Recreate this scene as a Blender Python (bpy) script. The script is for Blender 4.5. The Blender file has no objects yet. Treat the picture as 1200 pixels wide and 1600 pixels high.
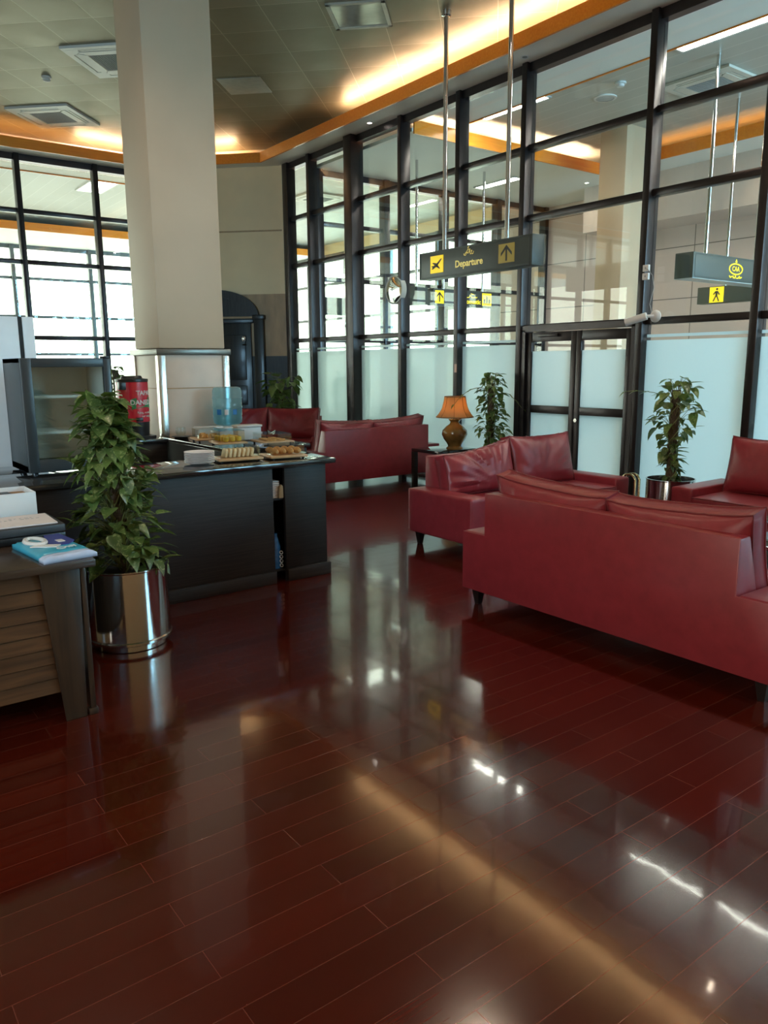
import bpy, bmesh, math, random
from mathutils import Vector, Matrix, noise
S = bpy.context.scene
COL = S.collection
PI = math.pi
rad = math.radians

# ---------------------------------------------------------------- materials
MATS = {}
def new_mat(name):
    m = bpy.data.materials.new(name); m.use_nodes = True
    nt = m.node_tree; nt.nodes.clear()
    out = nt.nodes.new('ShaderNodeOutputMaterial')
    MATS[name] = m
    return m, nt, out
def node(nt, typ, **kw):
    n = nt.nodes.new(typ)
    for k, v in kw.items():
        if k in n.inputs: n.inputs[k].default_value = v
        else: setattr(n, k, v)
    return n
def c4(c): return (c[0], c[1], c[2], 1.0)
def simple(name, col, rough=.5, metal=0., var=.08, scale=12., coat=0., spec=.5, bump=0., stretch=(1,1,1), emit=None, trans=0.):
    """principled surface whose colour wanders a little with a noise in object space"""
    m, nt, out = new_mat(name)
    p = node(nt, 'ShaderNodeBsdfPrincipled', Roughness=rough, Metallic=metal)
    p.inputs['Coat Weight'].default_value = coat
    p.inputs['Specular IOR Level'].default_value = spec
    if trans: p.inputs['Transmission Weight'].default_value = trans
    tc = node(nt, 'ShaderNodeTexCoord'); mp = node(nt, 'ShaderNodeMapping')
    mp.inputs['Scale'].default_value = stretch
    nz = node(nt, 'ShaderNodeTexNoise', Scale=scale, Detail=4.)
    nt.links.new(tc.outputs['Object'], mp.inputs['Vector']); nt.links.new(mp.outputs['Vector'], nz.inputs['Vector'])
    rp = node(nt, 'ShaderNodeValToRGB')
    rp.color_ramp.elements[0].position = .3; rp.color_ramp.elements[1].position = .7
    rp.color_ramp.elements[0].color = c4([x*(1-var) for x in col]); rp.color_ramp.elements[1].color = c4([min(1, x*(1+var)) for x in col])
    nt.links.new(nz.outputs['Fac'], rp.inputs['Fac']); nt.links.new(rp.outputs['Color'], p.inputs['Base Color'])
    if bump:
        b = node(nt, 'ShaderNodeBump', Strength=bump, Distance=.01)
        nt.links.new(nz.outputs['Fac'], b.inputs['Height']); nt.links.new(b.outputs['Normal'], p.inputs['Normal'])
    if emit:
        p.inputs['Emission Color'].default_value = c4(emit[:3]); p.inputs['Emission Strength'].default_value = emit[3]
    nt.links.new(p.outputs['BSDF'], out.inputs['Surface'])
    return m
def emission(name, col, strength):
    m, nt, out = new_mat(name)
    e = node(nt, 'ShaderNodeEmission', Color=c4(col), Strength=strength)
    nt.links.new(e.outputs[0], out.inputs['Surface'])
    return m
def fres(nt, ior):
    """Fresnel factor that is the same from both faces of a thin sheet"""
    g = node(nt, 'ShaderNodeNewGeometry'); k = node(nt, 'ShaderNodeMapRange')
    k.inputs['To Min'].default_value = ior; k.inputs['To Max'].default_value = 1/ior
    f = node(nt, 'ShaderNodeFresnel')
    nt.links.new(g.outputs['Backfacing'], k.inputs['Value']); nt.links.new(k.outputs[0], f.inputs['IOR'])
    return f
def thin_glass(name, tint=(.93, .98, .95), ior=1.45, rough=0.):
    """clear sheet: straight-through transparency plus a Fresnel reflection"""
    m, nt, out = new_mat(name)
    t = node(nt, 'ShaderNodeBsdfTransparent', Color=c4(tint))
    g = node(nt, 'ShaderNodeBsdfGlossy', Color=(1, 1, 1, 1), Roughness=rough)
    f = fres(nt, ior)
    mx = node(nt, 'ShaderNodeMixShader')
    nt.links.new(f.outputs[0], mx.inputs[0]); nt.links.new(t.outputs[0], mx.inputs[1]); nt.links.new(g.outputs[0], mx.inputs[2])
    nt.links.new(mx.outputs[0], out.inputs['Surface'])
    return m
def frosted(name, col, clear=.05):
    m, nt, out = new_mat(name)
    tr = node(nt, 'ShaderNodeBsdfTranslucent', Color=c4(col))
    df = node(nt, 'ShaderNodeBsdfDiffuse', Color=c4([x*.8 for x in col]))
    gl = node(nt, 'ShaderNodeBsdfGlossy', Color=(1, 1, 1, 1), Roughness=.12)
    tp = node(nt, 'ShaderNodeBsdfTransparent', Color=c4(col))
    a = node(nt, 'ShaderNodeMixShader', Fac=.08); b = node(nt, 'ShaderNodeMixShader', Fac=clear); c = node(nt, 'ShaderNodeMixShader')
    f = fres(nt, 1.35)
    L = nt.links.new
    L(tr.outputs[0], a.inputs[1]); L(df.outputs[0], a.inputs[2]); L(a.outputs[0], b.inputs[1]); L(tp.outputs[0], b.inputs[2])
    L(f.outputs[0], c.inputs[0]); L(b.outputs[0], c.inputs[1]); L(gl.outputs[0], c.inputs[2]); L(c.outputs[0], out.inputs['Surface'])
    return m
def wood(name, c1, c2, rough=.35, coat=.2, scale=6., stretch=(.6, 14, 14), bump=.05):
    m, nt, out = new_mat(name)
    p = node(nt, 'ShaderNodeBsdfPrincipled', Roughness=rough); p.inputs['Coat Weight'].default_value = coat; p.inputs['Specular IOR Level'].default_value = .3
    p.inputs['Coat Roughness'].default_value = .15
    tc = node(nt, 'ShaderNodeTexCoord'); mp = node(nt, 'ShaderNodeMapping'); mp.inputs['Scale'].default_value = stretch
    nz = node(nt, 'ShaderNodeTexNoise', Scale=scale, Detail=6., Distortion=.6)
    rp = node(nt, 'ShaderNodeValToRGB')
    rp.color_ramp.elements[0].position = .35; rp.color_ramp.elements[1].position = .68
    rp.color_ramp.elements[0].color = c4(c1); rp.color_ramp.elements[1].color = c4(c2)
    b = node(nt, 'ShaderNodeBump', Strength=bump, Distance=.005)
    L = nt.links.new
    L(tc.outputs['Object'], mp.inputs['Vector']); L(mp.outputs['Vector'], nz.inputs['Vector']); L(nz.outputs['Fac'], rp.inputs['Fac'])
    L(rp.outputs['Color'], p.inputs['Base Color']); L(nz.outputs['Fac'], b.inputs['Height']); L(b.outputs['Normal'], p.inputs['Normal'])
    L(p.outputs['BSDF'], out.inputs['Surface'])
    return m
def brick_mat(name, colA, colB, mortar, bw, rh, ms, loc=(0, 0, 0), rot=0., offset=.5, rough=.3, metal=0., spec=.5, coat=0., streak=0., bump=.3, axis='XY', pillow=0., rough_var=0., mortar_smooth=.1, wob=0.):
    m, nt, out = new_mat(name); L = nt.links.new
    p = node(nt, 'ShaderNodeBsdfPrincipled', Roughness=rough, Metallic=metal)
    p.inputs['Specular IOR Level'].default_value = spec; p.inputs['Coat Weight'].default_value = coat; p.inputs['Coat Roughness'].default_value = .05
    tc = node(nt, 'ShaderNodeTexCoord')
    src = tc.outputs['Object']
    if axis != 'XY':
        sp = node(nt, 'ShaderNodeSeparateXYZ'); cb = node(nt, 'ShaderNodeCombineXYZ')
        L(src, sp.inputs[0]); L(sp.outputs[axis[0]], cb.inputs['X']); L(sp.outputs[axis[1]], cb.inputs['Y']); src = cb.outputs[0]
    vr = node(nt, 'ShaderNodeMapping', vector_type='POINT'); vr.inputs['Rotation'].default_value = (0, 0, rot)
    ad = node(nt, 'ShaderNodeMapping'); ad.inputs['Location'].default_value = loc
    L(src, vr.inputs['Vector']); L(vr.outputs['Vector'], ad.inputs['Vector'])
    br = node(nt, 'ShaderNodeTexBrick', Scale=1.)
    br.offset = offset; br.offset_frequency = 2; br.squash = 1.; br.squash_frequency = 2
    br.inputs['Color1'].default_value = c4(colA); br.inputs['Color2'].default_value = c4(colB); br.inputs['Mortar'].default_value = c4(mortar)
    br.inputs['Mortar Size'].default_value = ms; br.inputs['Mortar Smooth'].default_value = mortar_smooth; br.inputs['Bias'].default_value = 0.
    br.inputs['Brick Width'].default_value = bw; br.inputs['Row Height'].default_value = rh
    L(ad.outputs['Vector'], br.inputs['Vector'])
    colout = br.outputs['Color']
    st = node(nt, 'ShaderNodeMapping'); st.inputs['Scale'].default_value = (1.5, 40, 1)
    nz = node(nt, 'ShaderNodeTexNoise', Scale=2., Detail=5.)
    L(ad.outputs['Vector'], st.inputs['Vector']); L(st.outputs['Vector'], nz.inputs['Vector'])
    if streak:
        mr = node(nt, 'ShaderNodeMapRange'); mr.inputs['From Min'].default_value = .3; mr.inputs['From Max'].default_value = .7
        mr.inputs['To Min'].default_value = 1-streak; mr.inputs['To Max'].default_value = 1+streak
        L(nz.outputs['Fac'], mr.inputs['Value'])
        mx = node(nt, 'ShaderNodeMix', data_type='RGBA', blend_type='MULTIPLY'); mx.inputs['Factor'].default_value = 1.
        L(colout, mx.inputs['A']); L(mr.outputs[0], mx.inputs['B']); colout = mx.outputs['Result']
    L(colout, p.inputs['Base Color'])
    hgt = node(nt, 'ShaderNodeMath', operation='MULTIPLY'); hgt.inputs[1].default_value = -1.
    L(br.outputs['Fac'], hgt.inputs[0])
    b = node(nt, 'ShaderNodeBump', Strength=bump, Distance=.003); L(hgt.outputs[0], b.inputs['Height'])
    last = b
    if pillow:
        # each sheet metal tile bellies a little: sin(pi u / w) * sin(pi v / h)
        s2 = node(nt, 'ShaderNodeSeparateXYZ'); L(ad.outputs['Vector'], s2.inputs[0])
        outs = []
        for ax, w in (('X', bw), ('Y', rh)):
            k = node(nt, 'ShaderNodeMath', operation='MULTIPLY'); k.inputs[1].default_value = PI/w; L(s2.outputs[ax], k.inputs[0])
            s = node(nt, 'ShaderNodeMath', operation='SINE'); L(k.outputs[0], s.inputs[0])
            a = node(nt, 'ShaderNodeMath', operation='ABSOLUTE'); L(s.outputs[0], a.inputs[0]); outs.append(a)
        mm = node(nt, 'ShaderNodeMath', operation='MULTIPLY'); L(outs[0].outputs[0], mm.inputs[0]); L(outs[1].outputs[0], mm.inputs[1])
        n2 = node(nt, 'ShaderNodeTexNoise', Scale=3.2, Detail=2.); L(ad.outputs['Vector'], n2.inputs['Vector'])
        a2 = node(nt, 'ShaderNodeMath', operation='MULTIPLY_ADD'); a2.inputs[1].default_value = .9; L(n2.outputs['Fac'], a2.inputs[0]); L(mm.outputs[0], a2.inputs[2])
        b2 = node(nt, 'ShaderNodeBump', Strength=1., Distance=pillow); L(a2.outputs[0], b2.inputs['Height']); L(b.outputs['Normal'], b2.inputs['Normal']); last = b2
    if wob:
        n3 = node(nt, 'ShaderNodeTexNoise', Scale=7., Detail=2.); L(ad.outputs['Vector'], n3.inputs['Vector'])
        b3 = node(nt, 'ShaderNodeBump', Strength=1., Distance=wob); L(n3.outputs['Fac'], b3.inputs['Height']); L(last.outputs['Normal'], b3.inputs['Normal']); last = b3
    L(last.outputs['Normal'], p.inputs['Normal'])
    if coat: L(last.outputs['Normal'], p.inputs['Coat Normal'])
    if rough_var:
        n4 = node(nt, 'ShaderNodeTexNoise', Scale=3., Detail=6.); L(ad.outputs['Vector'], n4.inputs['Vector'])
        r = node(nt, 'ShaderNodeMapRange'); r.inputs['To Min'].default_value = max(.02, rough-rough_var); r.inputs['To Max'].default_value = rough+rough_var
        L(n4.outputs['Fac'], r.inputs['Value']); L(r.outputs[0], p.inputs['Roughness'])
    L(p.outputs['BSDF'], out.inputs['Surface'])
    return m

RH = .1178
M_floor = brick_mat('floor_planks', (.072, .0065, .0025), (.048, .0048, .002), (.12, .038, .025), .9, RH, .0011,
                    loc=(-1.15+90, -1.17+RH*200, 0), rough=.15, spec=.5, coat=.5, streak=.10, bump=.25, rough_var=.03, wob=.0004)
M_ceiling = brick_mat('ceiling_metal_tiles', (.27, .235, .15), (.25, .217, .14), (.44, .39, .27), .61, .61, .004,
                      loc=(61.0, 1.795+.61*100, 0), rot=-PI/4, offset=0., rough=.46, metal=.6, bump=.9, pillow=.0055, rough_var=.06)
M_plank_ceiling = brick_mat('white_ceiling_planks', (.47, .455, .40), (.44, .425, .37), (.62, .60, .54), .28, 9., .006, loc=(90, 90, 0), rough=.4, bump=.5, offset=0.)
M_tilewall = brick_mat('stone_wall_tiles', (.60, .44, .37), (.56, .41, .345), (.12, .09, .08), 1.2, .9, .008, loc=(90.3, 90, 0), rough=.55, axis='YZ', offset=0., bump=.2)
M_wall = simple('beige_wall_paint', (.82, .61, .34), .55, var=.03, scale=3)
M_column = simple('cream_column_paint', (.54, .385, .25), .6, var=.03, scale=2.5)
M_soffit = simple('white_soffit_plaster', (.84, .80, .74), .6, var=.03, scale=2)
M_stone = simple('brown_stone_cladding', (.42, .25, .115), .5, var=.22, scale=3, stretch=(2, 2, .6))
M_fascia = wood('orange_wood_fascia', (.84, .23, .016), (.92, .31, .028), rough=.35, scale=3)
M_colbase = simple('polished_beige_stone', (.60, .46, .35), .42, var=.06, scale=5)
M_steel = simple('polished_steel', (.62, .60, .58), .12, 1., var=.05, scale=4, stretch=(1, 1, .1))
M_brush = simple('brushed_steel', (.55, .53, .50), .22, 1., var=.08, scale=30, stretch=(1, 1, .05))
M_alu = simple('bronze_aluminium', (.045, .038, .038), .32, .75, var=.1, scale=8)
M_alu2 = simple('dark_grey_aluminium', (.10, .105, .105), .4, .3, var=.05)
M_glass = thin_glass('window_glass', (.93, .975, .95))
M_acrylic = thin_glass('clear_acrylic', (.96, .98, .97), 1.4)
M_frost = frosted('frosted_film', (.86, .97, .99), .15)
M_black = simple('black_plastic', (.012, .012, .013), .35, var=.1)
M_dark = wood('espresso_wood', (.012, .0085, .007), (.024, .016, .013), rough=.5, coat=.0, scale=5, stretch=(.5, .5, 16))
M_darkh = wood('espresso_wood_lying', (.016, .010, .0085), (.034, .022, .018), rough=.5, coat=.0, scale=5, stretch=(.6, .6, 22))
M_top = simple('black_polished_top', (.02, .018, .017), .08, var=.1, coat=.4, scale=20)
M_door = wood('dark_carved_door', (.013, .013, .012), (.028, .027, .024), rough=.4, scale=5, stretch=(8, 8, .6))
M_leather = simple('maroon_leather', (.245, .026, .036), .36, var=.10, scale=16, bump=.06, spec=.45)
M_leatherd = simple('maroon_piping', (.17, .018, .024), .4, var=.1, scale=16)
M_legwood = simple('black_sofa_leg', (.012, .008, .008), .3, var=.1)
M_walnut = wood('walnut_slats', (.040, .016, .007), (.095, .040, .016), rough=.35, scale=3.5, stretch=(.7, 9, 9))
M_walnutv = wood('walnut_frame', (.026, .015, .009), (.052, .028, .015), rough=.38, scale=3.5, stretch=(9, 9, .7))
M_walnuttop = wood('walnut_top', (.040, .025, .018), (.065, .040, .026), rough=.22, scale=3.5, stretch=(.7, 9, 9))
M_white = simple('white_plastic', (.72, .70, .67), .35, var=.02)
M_offwhite = simple('warm_white_enamel', (.62, .58, .50), .35, var=.02)
M_paper = simple('paper', (.72, .64, .60), .8, var=.03)
M_card = simple('brown_card', (.36, .21, .10), .8, var=.1)
M_wooden = wood('light_board', (.50, .28, .13), (.62, .38, .19), rough=.45, scale=4)
M_plate = simple('pink_white_china', (.80, .72, .68), .2, var=.02)
M_soil = simple('soil', (.03, .02, .013), .9, var=.4, scale=60, bump=.6)
M_moss = simple('coir_pole', (.085, .055, .030), .9, var=.35, scale=70, bump=.8)
M_stem = simple('plant_stem', (.16, .17, .05), .5, var=.2)
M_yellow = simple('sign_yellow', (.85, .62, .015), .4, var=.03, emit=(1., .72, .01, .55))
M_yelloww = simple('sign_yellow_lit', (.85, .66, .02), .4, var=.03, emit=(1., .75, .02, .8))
M_ochre = simple('sign_ochre', (.42, .31, .055), .4, var=.05)
M_signgrey = simple('sign_grey_green', (.055, .065, .058), .45, var=.05)
M_signdark = simple('sign_pictogram', (.03, .03, .025), .5, var=.05)
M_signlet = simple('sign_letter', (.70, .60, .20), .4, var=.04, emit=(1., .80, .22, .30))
M_grey = simple('grey_panel', (.33, .33, .32), .45, var=.03)
M_lightgrey = simple('light_grey_panel', (.44, .45, .44), .45, var=.03)
M_hallfloor = simple('hall_floor', (.32, .29, .25), .2, var=.08, scale=3)
M_redu = simple('red_urn', (.55, .012, .03), .25, var=.05, coat=.4)
M_jug = frosted('blue_water_jug', (.66, .88, .93), .5)
M_water = thin_glass('water', (.72, .90, .94), 1.15)
M_blue = simple('blue_label', (.02, .16, .42), .35, var=.1)
M_green = simple('green_label', (.03, .22, .08), .4, var=.1)
M_bread = simple('bread', (.80, .62, .38), .8, var=.18, scale=30, bump=.3)
M_pastry = simple('pastry', (.62, .30, .09), .6, var=.35, scale=30, bump=.3)
M_fruit = simple('yellow_sweets', (.75, .48, .04), .4, var=.25, scale=30)
M_cove = emission('cove_tube', (1., .68, .42), 115.)
M_covedim = emission('cove_tube_dim', (1., .45, .12), 14.)
M_tube = emission('fluorescent', (1., .93, .86), 75.)
M_tubelow = emission('fluorescent_soft', (1., .95, .88), 14.)
M_spot = emission('downlight_glow', (1., .92, .82), 22.)
M_bulb = emission('lamp_bulb', (1., .66, .34), 40.)
M_shutoff = simple('unlit_glass', (.35, .33, .29), .25, var=.1)
M_ceramic = simple('brown_glazed_ceramic', (.22, .105, .025), .12, var=.45, scale=6, coat=.6)
M_gold = simple('gold_chrome', (.72, .62, .42), .12, 1., var=.05)
M_mirror = simple('mirror_dome', (.80, .84, .80), .04, 1., var=.01)
M_packet = simple('packet_teal', (.05, .36, .50), .3, var=.1)
M_packet2 = simple('packet_navy', (.05, .06, .28), .3, var=.1)
M_film = simple('packet_film', (.50, .58, .75), .25, var=.1)

def leaf_mat():
    m, nt, out = new_mat('pothos_leaf'); L = nt.links.new
    p = node(nt, 'ShaderNodeBsdfPrincipled', Roughness=.32); p.inputs['Specular IOR Level'].default_value = .5
    tl = node(nt, 'ShaderNodeBsdfTranslucent', Color=(.16, .30, .05, 1))
    tc = node(nt, 'ShaderNodeTexCoord')
    a = node(nt, 'ShaderNodeTexNoise', Scale=9., Detail=1.); b = node(nt, 'ShaderNodeTexNoise', Scale=55., Detail=3., Distortion=1.)
    L(tc.outputs['Object'], a.inputs['Vector']); L(tc.outputs['Object'], b.inputs['Vector'])
    r1 = node(nt, 'ShaderNodeValToRGB'); r1.color_ramp.elements[0].position = .35; r1.color_ramp.elements[1].position = .7
    r1.color_ramp.elements[0].color = (.045, .085, .022, 1); r1.color_ramp.elements[1].color = (.17, .235, .06, 1)
    r2 = node(nt, 'ShaderNodeValToRGB'); r2.color_ramp.elements[0].position = .56; r2.color_ramp.elements[1].position = .64
    r2.color_ramp.elements[0].color = (0, 0, 0, 1); r2.color_ramp.elements[1].color = (.75, .75, .75, 1)
    L(a.outputs['Fac'], r1.inputs['Fac']); L(b.outputs['Fac'], r2.inputs['Fac'])
    mx = node(nt, 'ShaderNodeMix', data_type='RGBA'); L(r2.outputs['Color'], mx.inputs['Factor']); L(r1.outputs['Color'], mx.inputs['A'])
    mx.inputs['B'].default_value = (.42, .45, .17, 1)
    L(mx.outputs['Result'], p.inputs['Base Color'])
    ms = node(nt, 'ShaderNodeMixShader', Fac=.22); L(p.outputs[0], ms.inputs[1]); L(tl.outputs[0], ms.inputs[2]); L(ms.outputs[0], out.inputs['Surface'])
    return m
M_leaf = leaf_mat()
def shade_mat():
    m, nt, out = new_mat('lamp_shade_fabric'); L = nt.links.new
    d = node(nt, 'ShaderNodeBsdfDiffuse', Color=(.58, .38, .19, 1)); t = node(nt, 'ShaderNodeBsdfTranslucent', Color=(.85, .52, .22, 1))
    ms = node(nt, 'ShaderNodeMixShader', Fac=.6); L(d.outputs[0], ms.inputs[1]); L(t.outputs[0], ms.inputs[2]); L(ms.outputs[0], out.inputs['Surface'])
    return m
M_shade = shade_mat()

# ---------------------------------------------------------------- mesh helpers
class MB:
    def __init__(self): self.bm = bmesh.new()
    def _add(self, other, M=None):
        if M is not None: other.transform(M)
        me = bpy.data.meshes.new('tmp'); other.to_mesh(me); other.free(); self.bm.from_mesh(me); bpy.data.meshes.remove(me)
        return self
    def box(self, x0, x1, y0, y1, z0, z1, bev=0., seg=2, M=None):
        b = bmesh.new(); bmesh.ops.create_cube(b, size=1.)
        for v in b.verts:
            v.co = Vector(((x0+x1)/2+v.co.x*(x1-x0), (y0+y1)/2+v.co.y*(y1-y0), (z0+z1)/2+v.co.z*(z1-z0)))
        if bev: bmesh.ops.bevel(b, geom=b.edges[:], offset=bev, segments=seg, profile=.5, affect='EDGES')
        return self._add(b, M)
    def prism(self, poly, a0, a1, axis='x', bev=0., seg=2, M=None):
        """poly: 2-D outline; axis x -> (y,z), y -> (x,z), z -> (x,y)"""
        b = bmesh.new()
        def P(p, a): return {'x': (a, p[0], p[1]), 'y': (p[0], a, p[1]), 'z': (p[0], p[1], a)}[axis]
        A = [b.verts.new(P(p, a0)) for p in poly]; B = [b.verts.new(P(p, a1)) for p in poly]
        n = len(poly)
        b.faces.new(A); b.faces.new(B[::-1])
        for i in range(n): b.faces.new((A[i], B[i], B[(i+1) % n], A[(i+1) % n]))
        bmesh.ops.recalc_face_normals(b, faces=b.faces[:])
        if bev: bmesh.ops.bevel(b, geom=b.edges[:], offset=bev, segments=seg, profile=.5, affect='EDGES')
        return self._add(b, M)
    def lathe(self, prof, n=32, cx=0., cy=0., cap=True, M=None):
        b = bmesh.new(); rings = []
        for r, z in prof:
            if r < 1e-6: rings.append([b.verts.new((cx, cy, z))])
            else: rings.append([b.verts.new((cx+r*math.cos(2*PI*i/n), cy+r*math.sin(2*PI*i/n), z)) for i in range(n)])
        for A, B in zip(rings, rings[1:]):
            for i in range(n):
                j = (i+1) % n
                if len(A) == 1 and len(B) == 1: continue
                if len(A) == 1: b.faces.new((A[0], B[j], B[i]))
                elif len(B) == 1: b.faces.new((A[i], A[j], B[0]))
                else: b.faces.new((A[i], A[j], B[j], B[i]))
        if cap:
            for R_, fl in ((rings[0], True), (rings[-1], False)):
                if len(R_) > 1: b.faces.new(R_[::-1] if fl else R_)
        bmesh.ops.recalc_face_normals(b, faces=b.faces[:])
        return self._add(b, M)
    def tube(self, pts, r, n=8, closed=False, r2=None):
        b = bmesh.new(); pts = [Vector(p) for p in pts]; N = len(pts); rings = []
        up = Vector((0, 0, 1))
        for i, p in enumerate(pts):
            if closed: t = pts[(i+1) % N]-pts[i-1]
            else: t = pts[min(i+1, N-1)]-pts[max(i-1, 0)]
            t.normalize()
            a = t.cross(up if abs(t.z) < .95 else Vector((1, 0, 0))); a.normalize(); c = t.cross(a)
            rr = r if r2 is None else r+(r2-r)*i/max(1, N-1)
            rings.append([b.verts.new(p+a*(rr*math.cos(2*PI*k/n))+c*(rr*math.sin(2*PI*k/n))) for k in range(n)])
        last = N if closed else N-1
        for i in range(last):
            A, B = rings[i], rings[(i+1) % N]
            for k in range(n): b.faces.new((A[k], A[(k+1) % n], B[(k+1) % n], B[k]))
        if not closed: b.faces.new(rings[0][::-1]); b.faces.new(rings[-1])
        bmesh.ops.recalc_face_normals(b, faces=b.faces[:])
        return self._add(b)
    def cyl(self, p0, p1, r, n=20): return self.tube([p0, p1], r, n)
    def poly(self, verts, faces, M=None):
        b = bmesh.new(); V = [b.verts.new(v) for v in verts]
        for f in faces: b.faces.new([V[i] for i in f])
        return self._add(b, M)
    def text(self, body, size, M, extrude=.001, align='CENTER', off=0.):
        cu = bpy.data.curves.new('t', 'FONT'); cu.body = body; cu.size = size; cu.extrude = extrude; cu.offset = off
        cu.align_x = align; cu.align_y = 'CENTER'; cu.resolution_u = 3
        o = bpy.data.objects.new('t', cu); COL.objects.link(o)
        dg = bpy.context.evaluated_depsgraph_get(); dg.update()
        me = bpy.data.meshes.new_from_object(o.evaluated_get(dg)); bpy.data.objects.remove(o); bpy.data.curves.remove(cu)
        me.transform(M); self.bm.from_mesh(me); bpy.data.meshes.remove(me)
        return self
    def build(self, name, mat, parent=None, smooth=True, angle=40, sub=0):
        me = bpy.data.meshes.new(name)
        for f in self.bm.faces: f.smooth = smooth
        if smooth:
            for e in self.bm.edges:
                if len(e.link_faces) == 2 and e.calc_face_angle(0.) > rad(angle): e.smooth = False
        self.bm.to_mesh(me); self.bm.free()
        me.materials.append(mat)
        o = bpy.data.objects.new(name, me); COL.objects.link(o)
        if parent is not None: o.parent = parent
        return o
def tag(o, label=None, cat=None, group=None, kind=None):
    if label: o['label'] = label
    if cat: o['category'] = cat
    if group: o['group'] = group
    if kind: o['kind'] = kind
    return o
def thing(name, label, cat, loc=(0, 0, 0), rotz=0., group=None):
    o = bpy.data.objects.new(name, None); COL.objects.link(o)
    o.location = loc; o.rotation_euler = (0, 0, rotz); o.empty_display_size = .1
    return tag(o, label, cat, group)
def struct(o): o['kind'] = 'structure'; return o
def sempty(name, loc, rotz):
    o = bpy.data.objects.new(name, None); COL.objects.link(o); o.location = loc; o.rotation_euler = (0, 0, rotz)
    return struct(o)
def FR(u, v, y=-.001):
    """text matrix: text x -> local x, text y -> local z, facing local -y, centre at (u, y, v)"""
    return Matrix(((1, 0, 0, u), (0, 0, -1, y), (0, 1, 0, v), (0, 0, 0, 1)))

# ---------------------------------------------------------------- camera
H = 1.55
pit, yaw, rol = rad(10.774), rad(36.939), rad(-.379)
F0 = Vector((math.sin(yaw), math.cos(yaw), 0)); R0 = Vector((math.cos(yaw), -math.sin(yaw), 0)); U0 = Vector((0, 0, 1))
F = F0*math.cos(pit)-U0*math.sin(pit); U = U0*math.cos(pit)+F0*math.sin(pit)
R2 = R0*math.cos(rol)+U*math.sin(rol); U2 = U*math.cos(rol)-R0*math.sin(rol)
cd = bpy.data.cameras.new('camera'); cam = bpy.data.objects.new('camera', cd); COL.objects.link(cam)
cd.sensor_fit = 'VERTICAL'; cd.sensor_height = 36.; cd.sensor_width = 27.; cd.lens = 36.*1207.2/1600.
cd.clip_start = .05; cd.clip_end = 200
cam.matrix_world = Matrix(((R2.x, U2.x, -F.x, 0), (R2.y, U2.y, -F.y, 0), (R2.z, U2.z, -F.z, H), (0, 0, 0, 1)))
S.camera = cam

# ---------------------------------------------------------------- room shell
GX, LY = 7.2, 14.2          # glass wall plane (faces -X) and far window wall plane (faces -Y)
CH = 19.5                   # chamfer wall: x + y = CH
ZC, ZS = 5.2, 4.93          # ceiling, soffit
WX, SY = -6., -5.           # west and south limits
struct(MB().box(WX, GX+.05, SY, LY+.05, -.1, 0).build('floor', M_floor, smooth=False))
hf = MB().box(GX+.05, 13.2, -6, 23.4, -.1, -.001); hf.box(-12, GX+.05, LY+.05, 23.4, -.1, -.001)
struct(hf.build('floor', M_hallfloor, smooth=False))
struct(MB().box(WX, GX, SY, LY, ZC, ZC+.1).build('ceiling', M_ceiling, smooth=False))
ZH = 5.03
hc = MB().box(GX+.1, 13.2, -6, 23.4, ZH, ZH+.1); hc.box(-12, GX+.1, LY+.1, 23.4, ZH, ZH+.1)
struct(hc.build('ceiling', M_plank_ceiling, smooth=False))
struct(MB().box(WX, GX, SY-.15, SY, 0, ZC).build('wall_south', M_wall, smooth=False))
ww = MB().box(WX-.15, WX, SY, LY, 0, .9).box(WX-.15, WX, SY, LY, 4.2, ZC).box(WX-.15, WX, SY, -1., .9, 4.2).box(WX-.15, WX, 2.2, LY, .9, 4.2)  # gap is an unseen window opening, added for side light from the west
struct(ww.build('wall_west', M_wall, smooth=False))
# soffit ring with its cove
Cx = CH-LY                  # where the chamfer meets the far wall (x)
Cy = CH-GX
fs = 18.98                  # chamfer fascia line
R1 = (6.7, fs-6.7); R2_ = (fs-13.7, 13.7)
sf = MB()
sf.prism([(6.7, SY), (GX, SY), (GX, Cy), R1], ZS, ZS+.06, 'z')
sf.prism([R1, (GX, Cy), (Cx, LY), R2_], ZS, ZS+.06, 'z')
sf.prism([R2_, (Cx, LY), (WX, LY), (WX, 13.7)], ZS, ZS+.06, 'z')
struct(sf.build('trim_soffit', M_soffit, smooth=False))
hd = MB()
hd.box(GX-.06, GX+.1, SY, Cy, ZS, ZC); hd.box(WX, Cx, LY-.06, LY+.1, ZS, ZC)
struct(hd.build('wall_header', M_soffit, smooth=False))
def fascia(name, p, q, z0, z1, t=.03, over=0.):
    p = Vector((p[0], p[1], 0)); q = Vector((q[0], q[1], 0)); d = (q-p).normalized(); n = Vector((-d.y, d.x, 0))*t
    P = [p, q, q+n, p+n]
    return MB().prism([(a.x, a.y) for a in P], z0, z1, 'z')
for p, q, nm in (((6.7, SY), R1, 'trim_right'), (R1, R2_, 'trim_back'), (R2_, (WX, 13.7), 'trim_left')):
    struct(fascia(nm, p, q, 4.90, 5.055).build(nm, M_fascia, smooth=False))
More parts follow.
